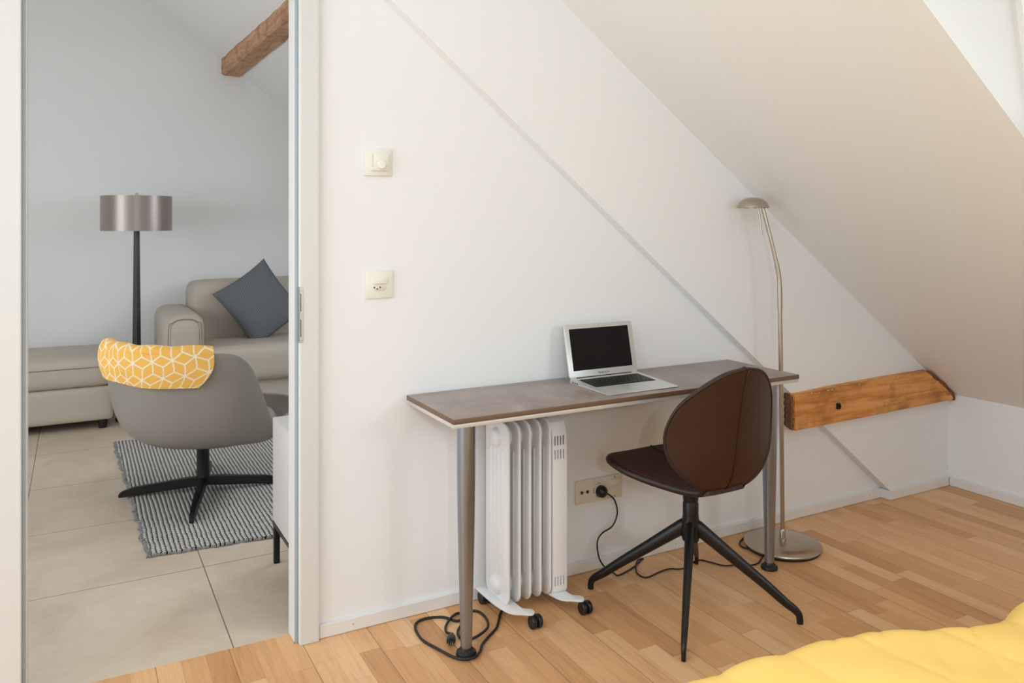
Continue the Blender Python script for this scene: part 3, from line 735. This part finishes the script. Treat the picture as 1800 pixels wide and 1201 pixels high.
cord = [(1.788, 2.549, .298), (1.800, 2.535, .296), (1.822, 2.530, .280), (1.838, 2.530, .258), (1.847, 2.53, .212), (1.824, 2.53, .167), (1.775, 2.53, .148), (1.752, 2.528, .119), (1.756, 2.522, .061), (1.778, 2.512, .022), (1.800, 2.485, .006), (1.806, 2.468, zc), (1.85, 2.478, zc), (1.90, 2.497, zc), (1.960, 2.530, zc), (1.980, 2.538, .006), (1.950, 2.532, .009), (1.915, 2.500, .010), (1.882, 2.451, zc), (1.887, 2.402, zc), (1.961, 2.415, zc), (2.012, 2.419, zc), (2.063, 2.396, zc), (2.163, 2.428, zc), (2.195, 2.388, zc), (2.218, 2.341, zc), (2.268, 2.321, zc), (2.315, 2.292, zc), (2.352, 2.293, zc), (2.385, 2.310, zc), (2.414, 2.328, .006)]
b = nb(); tube(b, cord, .0030, 8, 6); cd = obj('power_cord', b, M['black_rubber'], t, angle=180)
b = nb(); tube(b, [(2.432, 2.397, .006), (2.412, 2.432, zc), (2.437, 2.477, zc), (2.52, 2.518, zc), (2.600, 2.532, zc), (2.66, 2.528, zc), (2.67, 2.49, zc), (2.65, 2.46, .006), (2.634, 2.44, .007)], .0030, 8, 6); obj('power_cord', b, M['black_rubber'], t, angle=180)
b = nb(); lathe(b, [(0, 0), (.0225, 0), (.0235, .008), (.021, .020), (.014, .028), (.007, .033), (0, .034)], (1.788, YW-.0109, .3005), 24, Matrix.Rotation(PI/2, 4, 'X')); obj('plug', b, M['black_plastic'], cd)

# ------------------------------------------------------------------ wall fittings
RY = Matrix.Rotation(PI/2, 4, 'X')      # lathe axis out of the dividing wall
def frame_plate(t, x0, x1, z0, z1, hole, m, d=.009):
    b = nb(); hx0, hx1, hz0, hz1 = hole
    for a in ((x0, hx0, z0, z1), (hx1, x1, z0, z1), (hx0, hx1, z0, hz0), (hx0, hx1, hz1, z1)): box(b, a[0], a[1], YW-d, YW-.0002, a[2], a[3])
    bmesh.ops.remove_doubles(b, verts=list(b.verts), dist=1e-5)
    return obj('frame', b, m, t, smooth=False)
t = thing('thermostat', 'cream room thermostat with round dial, upper of two wall plates beside door', 'thermostat', (.889, YW, 1.501))
b = nb(); box(b, .842, .936, YW-.009, YW-.0003, 1.500, 1.592, .0025); obj('frame', b, M['switch'], t)
b = nb(); box(b, .862, .922, YW-.020, YW-.008, 1.517, 1.576, .002); cv = obj('cover', b, M['switch'], t)
b = nb(); lathe(b, [(0, 0), (.0145, 0), (.0140, .010), (.0115, .012), (0, .012)], (.895, YW-.0195, 1.536), 32, RY); obj('dial', b, M['switch'], t)
b = nb()
for k in range(11):
    a = math.radians(-40 + 26*k); box(b, .895+.0185*math.cos(a)-.0009, .895+.0185*math.cos(a)+.0009, YW-.0204, YW-.0198, 1.536+.0185*math.sin(a)-.0009, 1.536+.0185*math.sin(a)+.0009)
obj('scale_mark', b, plain('pale_grey_print', srgb(188, 186, 178), .6), cv, smooth=False)
b = nb()
for k in range(8): box(b, .8642, .8664, YW-.0204, YW-.0198, 1.529+k*.0056, 1.5312+k*.0056)
obj('vent_slots', b, plain('brown_slot', srgb(128, 104, 92), .7), cv, smooth=False)
t = thing('light_switch', 'cream light switch with socket, lower of two wall plates beside door', 'switch', (.893, YW, 1.09))
b = nb(); box(b, .847, .940, YW-.009, YW-.0003, 1.090, 1.184, .0025); fr = obj('frame', b, M['switch'], t)
b = nb(); box(b, .869, .919, YW-.0150, YW-.008, 1.139, 1.161, .0012); obj('rocker', b, M['switch'], t)
b = nb(); prism(b, [(.868, 1.126), (.878, 1.114), (.909, 1.114), (.919, 1.126), (.909, 1.1375), (.878, 1.1375)], 1, YW-.0102, YW-.006, .0006); so = obj('socket', b, plain('socket_insert_cream', srgb(228, 222, 206), .4), t)
b = nb()
for x, z in ((.8745, 1.1265), (.8945, 1.1265), (.8845, 1.1215)): lathe(b, [(0, 0), (.0026, 0), (.0026, .0006), (0, .0006)], (x, YW-.0100, z), 12, RY)
obj('pin_hole', b, M['dark_hole'], so)

t = thing('outlet_panel', 'long cream outlet panel low on wall between heater and chair', 'socket', (1.784, YW, .262))
b = nb(); box(b, 1.676, 1.893, YW-.0085, YW-.0003, .2615, .3515, .002); obj('plate', b, M['panel_cream'], t)
for x in (1.702, 1.728):
    b = nb(); lathe(b, [(0, 0), (.0075, 0), (.0075, .0035), (.0055, .0035), (.0055, .0008), (0, .0008)], (x, YW-.0082, .3065), 20, RY); a = obj('antenna_jack', b, M['steel'], t)
    b = nb(); lathe(b, [(0, 0), (.0052, 0), (.0052, .0016), (0, .0016)], (x, YW-.0082, .3065), 16, RY); obj('jack_core', b, M['dark_hole'], a)
b = nb(); lathe(b, [(0, 0), (.0016, 0), (.0016, .0008), (0, .0008)], (1.715, YW-.0084, .3065), 10, RY); obj('screw', b, M['dark_hole'], t)
so_m = plain('outlet_insert_cream', srgb(226, 217, 200), .4)
b = nb(); lathe(b, [(0, 0), (.036, 0), (.0365, .0012), (.0350, .002), (0, .002)], (1.782, YW-.0083, .3060), 40, RY); so = obj('triple_socket', b, so_m, t)
b = nb()
for a0 in (100, 180, 260):
    ca, sa = 1.782 + .024*math.cos(math.radians(a0)), .306 + .024*math.sin(math.radians(a0))
    for k in range(3):
        q = math.radians(a0 + (k-1)*90); r = .0075 if k != 1 else .003
        lathe(b, [(0, 0), (.0021, 0), (.0021, .0006), (0, .0006)], (ca + r*math.cos(q), YW-.0102, sa + r*math.sin(q)), 10, RY)
obj('pin_hole', b, M['dark_hole'], so)
b = nb(); box(b, 1.832, 1.882, YW-.0115, YW-.008, .315, .337, .001); obj('rocker', b, M['panel_cream'], t)
b = nb(); box(b, 1.832, 1.856, YW-.0115, YW-.008, .297, .311, .001); box(b, 1.858, 1.882, YW-.0115, YW-.008, .297, .311, .001); obj('cover_flap', b, so_m, t)
for x, z in ((1.857, .3435), (1.857, .270)):
    b = nb(); lathe(b, [(0, 0), (.0022, 0), (.0022, .0008), (0, .0008)], (x, YW-.0083, z), 10, RY); obj('screw', b, M['dark_hole'], t)

# ------------------------------------------------------------------ bed and quilt
t = thing('bed', 'bed hidden under the yellow quilt in the near right corner', 'bed', (1.6, .25, 0))
b = nb(); box(b, .64, 2.56, -.55, .955, .06, .24, .02); obj('bed_base', b, M['bedwood'], t)
for x in (.70, 2.52):
    for y in (-.47, .89): b = nb(); box(b, x-.03, x+.03, y-.03, y+.03, 0, .062, .003); obj('leg', b, M['pole_dark'], t)
b = nb(); box(b, .60, 2.60, -.57, .985, .242, .440, .05, 4); obj('mattress', b, M['mattress'], t)
EDGE = smoothtab([(.3, 1.190), (.96, 1.186), (1.04, 1.182), (1.237, 1.168), (1.33, 1.160), (1.40, 1.134), (1.47, 1.118), (1.59, 1.074), (1.69, 1.034), (1.79, 1.034), (1.89, 1.052), (2.1, 1.06), (2.9, 1.07)], 6)
def quilt_pt(a, c):
    SK = .26; sx = a*(2.15 + SK); x = .56 + max(0, sx - SK); dropx = max(0, SK - sx); e = interp(EDGE, x)
    s = c*(e + .62 + .36) ; flat = e + .62 - .06; r = .06; y0 = -.62
    wav = .008*math.sin(7*x+1) + .006*math.sin(13*x + 2.4)
    if s < flat: y, z, ny, nz = y0 + s, 0., 0, 1
    else:
        q = s - flat
        if q < r*PI/2: an = q/r; y, z, ny, nz = y0 + flat + r*math.sin(an), -r*(1-math.cos(an)), math.sin(an), math.cos(an)
        else: y, z, ny, nz = y0 + flat + r + .02*math.sin(9*x)*(q-r*PI/2)*3, -r - (q - r*PI/2), 1, 0
    # curved stitching lines leave soft puffs between them
    p, q2 = x + .05*math.sin(5*s), s + .04*math.sin(6*x)
    u1 = (p*.98 + q2*.2)/.16; u2 = (p*.75 - q2*.65)/.11
    d1 = abs(math.sin(PI*u1)); d2 = abs(math.sin(PI*u2))
    puff = .0085*(min(d1, 1)**.22*min(d2, 1)**.22) + .004*math.sin(23*x+9*s)*math.sin(17*s) 
    lump = .006*math.sin(3.1*x + 2*s) + .005*math.sin(8*s)*math.sin(5*x)
    h = puff + lump*nz
    if dropx > 0:
        k = min(1, dropx/.06); x -= .03*math.sin(k*PI/2) + .012*math.sin(11*s)*dropx*3; z = min(z, -max(dropx - .02, .03*k))
        nz *= 1-k
    return Vector((x, y + ny*(h - .006), .489 + z + nz*h + wav*.4*nz))
b = nb(); grid(b, quilt_pt, 330, 270); bmesh.ops.recalc_face_normals(b, faces=list(b.faces))
qu = obj('quilt', b, M['bed_yellow'], angle=180)
mod(qu, 'SOLIDIFY', thickness=.012, offset=-1)
tag(qu, 'yellow stitched quilt spread over the bed in the near right corner', 'quilt')

# ------------------------------------------------------------------ living room: rug, lounge chair, throw
b = nb(); RZ = .012
rc = [(.262, 3.508), (1.75, 3.40), (1.80, 5.30), (.212, 5.40)]
def rug_pt(a, c):
    p = [Vector((x, y, 0)) for x, y in rc]; q = (p[0]*(1-a) + p[1]*a)*(1-c) + (p[3]*(1-a) + p[2]*a)*c
    return q + Vector((.004*math.sin(c*41) + .003*math.sin(c*97), .003*math.sin(a*60), RZ))
grid(b, rug_pt, 60, 80)
r = bmesh.ops.extrude_face_region(b, geom=list(b.faces))
for v in r['geom']:
    if isinstance(v, bmesh.types.BMVert): v.co.z = .0005
bmesh.ops.recalc_face_normals(b, faces=list(b.faces))
rug = obj('rug', b, M['rug']); tag(rug, 'grey and white woven rug on beige tiles under the lounge chair', 'rug')
b = nb()
for i in range(190):
    k = i/189; p = rug_pt(0, k); z = RZ*random.uniform(.5, 1.0)
    tube(b, [p + Vector((.004, 0, z-RZ)), p + Vector((-.006, random.uniform(-.004, .004), z*.7-RZ)), p + Vector((-.011-random.uniform(0, .005), random.uniform(-.006, .006), .003-RZ))], .0032, 5)
for i in range(110):
    k = i/109; p = rug_pt(k, 0); z = RZ*random.uniform(.5, 1.0)
    tube(b, [p + Vector((0, .004, z-RZ)), p + Vector((random.uniform(-.004, .004), -.006, z*.6-RZ)), p + Vector((random.uniform(-.005, .005), -.010, .003-RZ))], .0034, 5)
fr = obj('fringe', b, M['thread'], rug, angle=180); fr['kind'] = 'stuff'

CHX, CHY, CHR = .555, 4.218, math.radians(-48)
t = thing('lounge_chair', 'grey swivel lounge chair with flat four-star base, seen from behind', 'armchair', (CHX, CHY, RZ), CHR)
# local frame: the chair looks along +Y; theta 0 is the middle of the back
RIM = smoothtab([(0, .738), (40, .738), (54, .732), (63, .700), (70, .620), (78, .490), (85, .395), (92, .362), (104, .392), (122, .418), (150, .415), (180, .405)])
RAD = smoothtab([(0, .415), (30, .418), (60, .445), (80, .430), (95, .425), (112, .455), (132, .490), (150, .480), (180, .440)])
def shell_pt(th, p, push=0.):
    a = abs(math.degrees(th)); rim = interp(RIM, a); R = interp(RAD, a)
    rr = R*math.sin(min(p, 1)*PI/2)**.54; zb = .268
    back = max(0, math.cos(th))
    z = zb + (rim - zb)*(1 - math.cos(p*PI/2))**(1.5)
    rr = rr*(1 - .10*(1-p)*0) + push
    return Vector((rr*math.sin(th)*1.0, -rr*math.cos(th)*(.92 if math.cos(th) > 0 else .88), z))
def bowl():
    b = nb(); NT_, NP = 96, 22
    c0 = b.verts.new(shell_pt(0, 0)); rings = []
    for j in range(1, NP+1): rings.append([b.verts.new(shell_pt(2*PI*i/NT_ - PI, j/NP)) for i in range(NT_)])
    for i in range(NT_): b.faces.new((c0, rings[0][i], rings[0][(i+1) % NT_]))
    for A, B in zip(rings, rings[1:]):
        for i in range(NT_): b.faces.new((A[i], B[i], B[(i+1) % NT_], A[(i+1) % NT_]))
    bmesh.ops.recalc_face_normals(b, faces=list(b.faces))
    return b
sh = obj('shell', bowl(), M['chair_grey'], t, angle=180, local=True)
mod(sh, 'SOLIDIFY', thickness=.022, offset=0); mod(sh, 'BEVEL', width=.007, segments=3, limit_method='ANGLE', angle_limit=math.radians(50))
b = nb(); lathe(b, [(0, .300), (.20, .302), (.30, .318), (.335, .345), (.32, .366), (.22, .372), (0, .372)], (0, .02, 0), 48, sx=1.02, sy=.98); obj('seat_cushion', b, M['chair_grey'], t, angle=60, local=True)
b = nb(); lathe(b, [(0, .272), (.10, .272), (.105, .262), (.034, .252), (.030, .245), (.030, .055), (.033, .045), (.033, .030), (0, .030)], (0, 0, 0), 32); obj('column', b, M['black_metal'], t, local=True)
inv = Matrix.Rotation(-CHR, 4, 'Z')
for dx, dy in ((-.374, .076), (-.108, -.445), (.374, -.076), (.090, .400)):
    d = inv @ Vector((dx, dy, 0)); L = d.length; d.normalize(); sd = Vector((-d.y, d.x, 0))
    pr = [(0, .070, .020), (.08, .068, .020), (L-.07, .046, .013), (L-.015, .030, .011), (L, .016, .010)]
    b = nb(); R_ = []
    for q, ztop, hw in pr:
        zl = .028 if q < L-.10 else .0005
        zl = max(.0005, .030*(1 - q/L)) 
        R_.append([b.verts.new(d*q + sd*s + Vector((0, 0, z))) for s, z in ((-hw, zl), (hw, zl), (hw*.9, ztop), (-hw*.9, ztop))])
    for A, B in zip(R_, R_[1:]):
        for i in range(4): b.faces.new((A[i], A[(i+1) % 4], B[(i+1) % 4], B[i]))
    b.faces.new(R_[0]); b.faces.new(R_[-1]); bmesh.ops.recalc_face_normals(b, faces=list(b.faces))
    bmesh.ops.bevel(b, geom=list(b.edges), offset=.003, segments=2, affect='EDGES')
    obj('leg', b, M['black_metal'], t, local=True)

def rhombille(u, v, s):
    """1 on the white lines of a tumbling-cube pattern of edge s"""
    q = (math.sqrt(3)/3*u - v/3)/s; r = (2/3*v)/s
    x, z = q, r; y = -x-z; rx, ry, rz = round(x), round(y), round(z)
    dx, dy, dz = abs(rx-x), abs(ry-y), abs(rz-z)
    if dx > dy and dx > dz: rx = -ry-rz
    elif dy > dz: pass
    else: rz = -rx-ry
    cu = s*math.sqrt(3)*(rx + rz/2); cv = s*1.5*rz
    pu, pv = u-cu, v-cv; ap = s*math.sqrt(3)/2
    d = min(ap - abs(pu*math.cos(k*PI/3) + pv*math.sin(k*PI/3)) for k in range(3))
    for k in (90, 210, 330):
        cx_, sx_ = math.cos(math.radians(k)), math.sin(math.radians(k)); al = pu*cx_ + pv*sx_
        if al > 0: d = min(d, abs(-pu*sx_ + pv*cx_))
    return d
# the folded throw lies over the back's top rim: outer fall, over the edge, inner fall
def throw_path(th, s):
    """s in metres along the fall, 0 at the outer hem"""
    g = .031; outer = .150 + .008*math.sin(3*th) - .015*max(0, th); over = .065
    a = abs(math.degrees(th)); rim = interp(RIM, a)
    def wallpt(z, side):
        lo, hi = 0., 1.
        for _ in range(24):
            m_ = (lo+hi)/2
            if shell_pt(th, m_).z < z: lo = m_
            else: hi = m_
        return shell_pt(th, lo, side)
    if s < outer:
        k = s/outer; z = rim + .004 - (outer - s); p = wallpt(min(z, rim), .011 + g*.55); p.z = z
        p += Vector((math.sin(th), -math.cos(th), 0))*(.010*math.sin(PI*k) + .004*math.sin(9*th + 4*k))
        return p
    if s < outer + over:
        k = (s-outer)/over; r = .011 + g*.55
        p = wallpt(rim, r*math.cos(PI*k)); p.z = rim + .004 + .026*math.sin(PI*k) + .003*math.sin(14*th)
        return p
    q = s - outer - over; z = rim + .004 - q; p = wallpt(z, -(.011 + g*.55)); p.z = z; return p
TH0, TH1, SL = math.radians(-63), math.radians(36), .40
b = nb(); NU, NV = 260, 200; uvl = b.verts.layers.float.new('weave')
V = grid(b, lambda a, c: throw_path(TH0 + (TH1-TH0)*a + (.16*math.sin(min(1, c*2)*PI/2) + .05*math.sin(9*c)*(1-c))*a + .03*(1-a)*math.sin(5*c+2), SL*c), NU, NV)
W_ = (TH1-TH0+.12)*.44
for i in range(NU+1):
    for j in range(NV+1):
        u, v = i/NU*W_, j/NV*SL
        d = rhombille(u*.94 + v*.2, v*1.02 - u*.12, .052)
        f = 1 - min(1, max(0, (d-.0019)/.0014))
        if abs(u - .075 - .02*math.sin(v*9)) < .0028: f = 1
        V[i][j][uvl] = f
bmesh.ops.recalc_face_normals(b, faces=list(b.faces))
tm = Matrix.Translation((CHX, CHY, RZ)) @ Matrix.Rotation(CHR, 4, 'Z'); b.transform(tm)
tw = obj('throw', b, M['throw'], angle=180)
mod(tw, 'SOLIDIFY', thickness=.017, offset=0); mod(tw, 'BEVEL', width=.006, segments=3, limit_method='ANGLE', angle_limit=math.radians(60))
tag(tw, 'folded yellow throw with white cube pattern over the lounge chair back', 'throw blanket')

# ------------------------------------------------------------------ sofa, cushion, ottoman
def soft_box(bm, x0, x1, y0, y1, z0, z1, r, puff=0., n=10):
    """a rounded, slightly bulging upholstery block"""
    b2 = nb(); box(b2, x0, x1, y0, y1, z0, z1)
    bmesh.ops.subdivide_edges(b2, edges=list(b2.edges), cuts=n, use_grid_fill=True)
    c = Vector(((x0+x1)/2, (y0+y1)/2, (z0+z1)/2)); h = Vector(((x1-x0)/2, (y1-y0)/2, (z1-z0)/2))
    for v in b2.verts:
        p = v.co - c
        # spread samples toward the edges so that the rounding is smooth
        for i in range(3):
            t_ = max(-1, min(1, p[i]/h[i])); t_ = math.copysign(1 - (1-abs(t_))**1.9, t_); p[i] = t_*h[i]
        inn = Vector([max(-(h[i]-r), min(h[i]-r, p[i])) for i in range(3)]); dlt = p - inn
        if dlt.length > 1e-9:
            nrm = dlt.normalized() if sum(1 for i in range(3) if abs(dlt[i]) > 1e-9) > 1 else dlt.normalized()
            p = inn + nrm*r
            f = [1 - (p[i]/h[i])**2 for i in range(3)]
            k = max(range(3), key=lambda i: abs(nrm[i])); o_ = [i for i in range(3) if i != k]
            p += nrm*puff*max(0, f[o_[0]])**.5*max(0, f[o_[1]])**.5
        v.co = c + p
    tmp = bpy.data.meshes.new('tmp'); b2.to_mesh(tmp); b2.free(); bm.from_mesh(tmp); bpy.data.meshes.remove(tmp)
    return bm
LB = M['leather_beige']; seamm = plain('beige_leather_seam', srgb(146, 134, 120), .6)
t = thing('sofa', 'beige leather sofa with rounded arm against the far living room wall', 'sofa', (1.4, 6.0, 0))
b = nb(); soft_box(b, .52, 2.62, 5.60, 6.42, .06, .272, .02); obj('sofa_base', b, LB, t, angle=180)
b = nb(); soft_box(b, .742, 2.38, 5.545, 6.20, .268, .505, .055, .012); obj('seat_cushion', b, LB, t, angle=180)
b = nb(); soft_box(b, .725, 2.38, 6.07, 6.42, .40, .905, .06, .015); obj('back_cushion', b, LB, t, angle=180)
for x0 in (.502, 2.40):
    b = nb(); soft_box(b, x0, x0+.242, 5.56, 6.40, .262, .735, .075, .006); am = obj('arm', b, LB, t, angle=180)
    b = nb(); pts = [(x0+.020, 5.559, .30), (x0+.020, 5.559, .64), (x0+.045, 5.563, .69), (x0+.09, 5.566, .708), (x0+.15, 5.566, .708), (x0+.196, 5.563, .69), (x0+.222, 5.559, .64), (x0+.222, 5.559, .30)]
    tube(b, pts, .003, 6, 5); obj('seam', b, seamm, am, angle=180)
    b = nb(); box(b, x0+.05, x0+.11, 5.64, 5.70, 0, .062, .003); obj('foot', b, M['black_plastic'], t)

t = thing('ottoman', 'long low beige leather ottoman standing left of the sofa', 'ottoman', (-.35, 6.1, 0))
b = nb(); soft_box(b, -1.0, .216, 5.80, 6.42, .058, .282, .028, .004); obj('ottoman_base', b, LB, t, angle=180)
b = nb(); soft_box(b, -1.0, .222, 5.785, 6.43, .280, .470, .050, .012); cu = obj('ottoman_cushion', b, LB, t, angle=180)
b = nb(); tube(b, [(-.99, 5.772, .408), (-.4, 5.771, .412), (.10, 5.776, .410), (.19, 5.80, .408)], .0028, 6, 6); obj('seam', b, seamm, cu, angle=180)
for x in (-.93, .155):
    for y in (5.86, 6.34): b = nb(); lathe(b, [(0, 0), (.024, 0), (.028, .058), (0, .060)], (x, y, 0), 20); obj('foot', b, M['black_plastic'], t)

# cushion standing on one corner, leaning on the sofa back
cm = Matrix.Translation((1.165, 5.928, .754)) @ Matrix.Rotation(math.radians(-14), 4, 'X') @ Matrix.Rotation(math.radians(-3), 4, 'Z') @ Matrix.Rotation(math.radians(56), 4, 'Y')
def pil(side):
    def f(a, c):
        u, v = 2*a-1, 2*c-1; hu, hv = .248, .220
        e = max(0, (1-abs(u)**2.6)*(1-abs(v)**2.6))
        bow = 1 - .075*(1-v*v)*abs(u)**2; bow2 = 1 - .075*(1-u*u)*abs(v)**2
        h = .070*e**.55 + .004*math.sin(7*u+3*v)*e
        return Vector((u*hu*bow, side*h, v*hv*bow2))
    return f
b = nb(); grid(b, pil(-1), 44, 40, uv=True); grid(b, pil(1), 44, 40, uv=True); bmesh.ops.remove_doubles(b, verts=list(b.verts), dist=1e-5); bmesh.ops.recalc_face_normals(b, faces=list(b.faces)); b.transform(cm)
cu = obj('cushion', b, M['cushion'], angle=180); tag(cu, 'dark grey ribbed cushion leaning diagonally on the beige sofa', 'cushion')

# ------------------------------------------------------------------ drum floor lamp and sideboard
lx, ly = .366, 6.02
t = thing('drum_floor_lamp', 'floor lamp with taupe satin drum shade between ottoman and sofa', 'floor lamp', (lx, ly, 0))
b = nb(); lathe(b, [(0, .0005), (.13, .0005), (.132, .012), (.125, .018), (.03, .022), (0, .022)], (lx, ly, 0), 48); obj('base', b, M['pole_dark'], t)
b = nb(); lathe(b, [(0, .02), (.030, .02), (.0285, .3), (.0255, .6), (.0185, 1.30), (.008, 1.31), (.008, 1.52), (0, 1.52)], (lx, ly, 0), 8); obj('pole', b, M['pole_dark'], t, angle=20)
b = nb(); lathe(b, [(.2215, 1.281), (.2235, 1.281), (.2235, 1.517), (.2215, 1.517), (.2215, 1.281)], (lx, ly, 0), 72); obj('lamp_shade', b, M['shade'], t)
b = nb()
for k in range(3):
    a = 2*PI*k/3 + .4; tube(b, [(lx, ly, 1.505), (lx+.222*math.cos(a), ly+.222*math.sin(a), 1.505)], .002, 6)
obj('shade_spider', b, M['steel'], t)
b = nb(); lathe(b, [(0, 1.518), (.006, 1.518), (.012, 1.524), (.012, 1.530), (.007, 1.538), (0, 1.540)], (lx, ly, 0), 20); obj('finial', b, M['steel'], t)

t = thing('sideboard', 'white sideboard on thin black legs behind the door jamb', 'sideboard', (1.3, 2.96, 0))
b = nb(); box(b, .684, 1.95, 2.72, 3.228, .166, .572, .003); obj('body', b, M['cabinet'], t)
b = nb()
for y in (2.72, 3.208): box(b, .684, 1.95, y, y+.02, .148, .1655)
for x in (.684, 1.93): box(b, x, x+.02, 2.74, 3.208, .148, .1655)
obj('base_frame', b, M['black_metal'], t, smooth=False)
for x in (.685, 1.925):
    for y in (2.722, 3.204): b = nb(); box(b, x, x+.022, y, y+.022, 0, .148, .001); obj('leg', b, M['black_metal'], t)
for k in range(2):
    b = nb(); x0 = .690 + k*.630; box(b, x0, x0+.624, 3.2285, 3.246, .170, .568, .002); dr = obj('door', b, M['cabinet'], t)
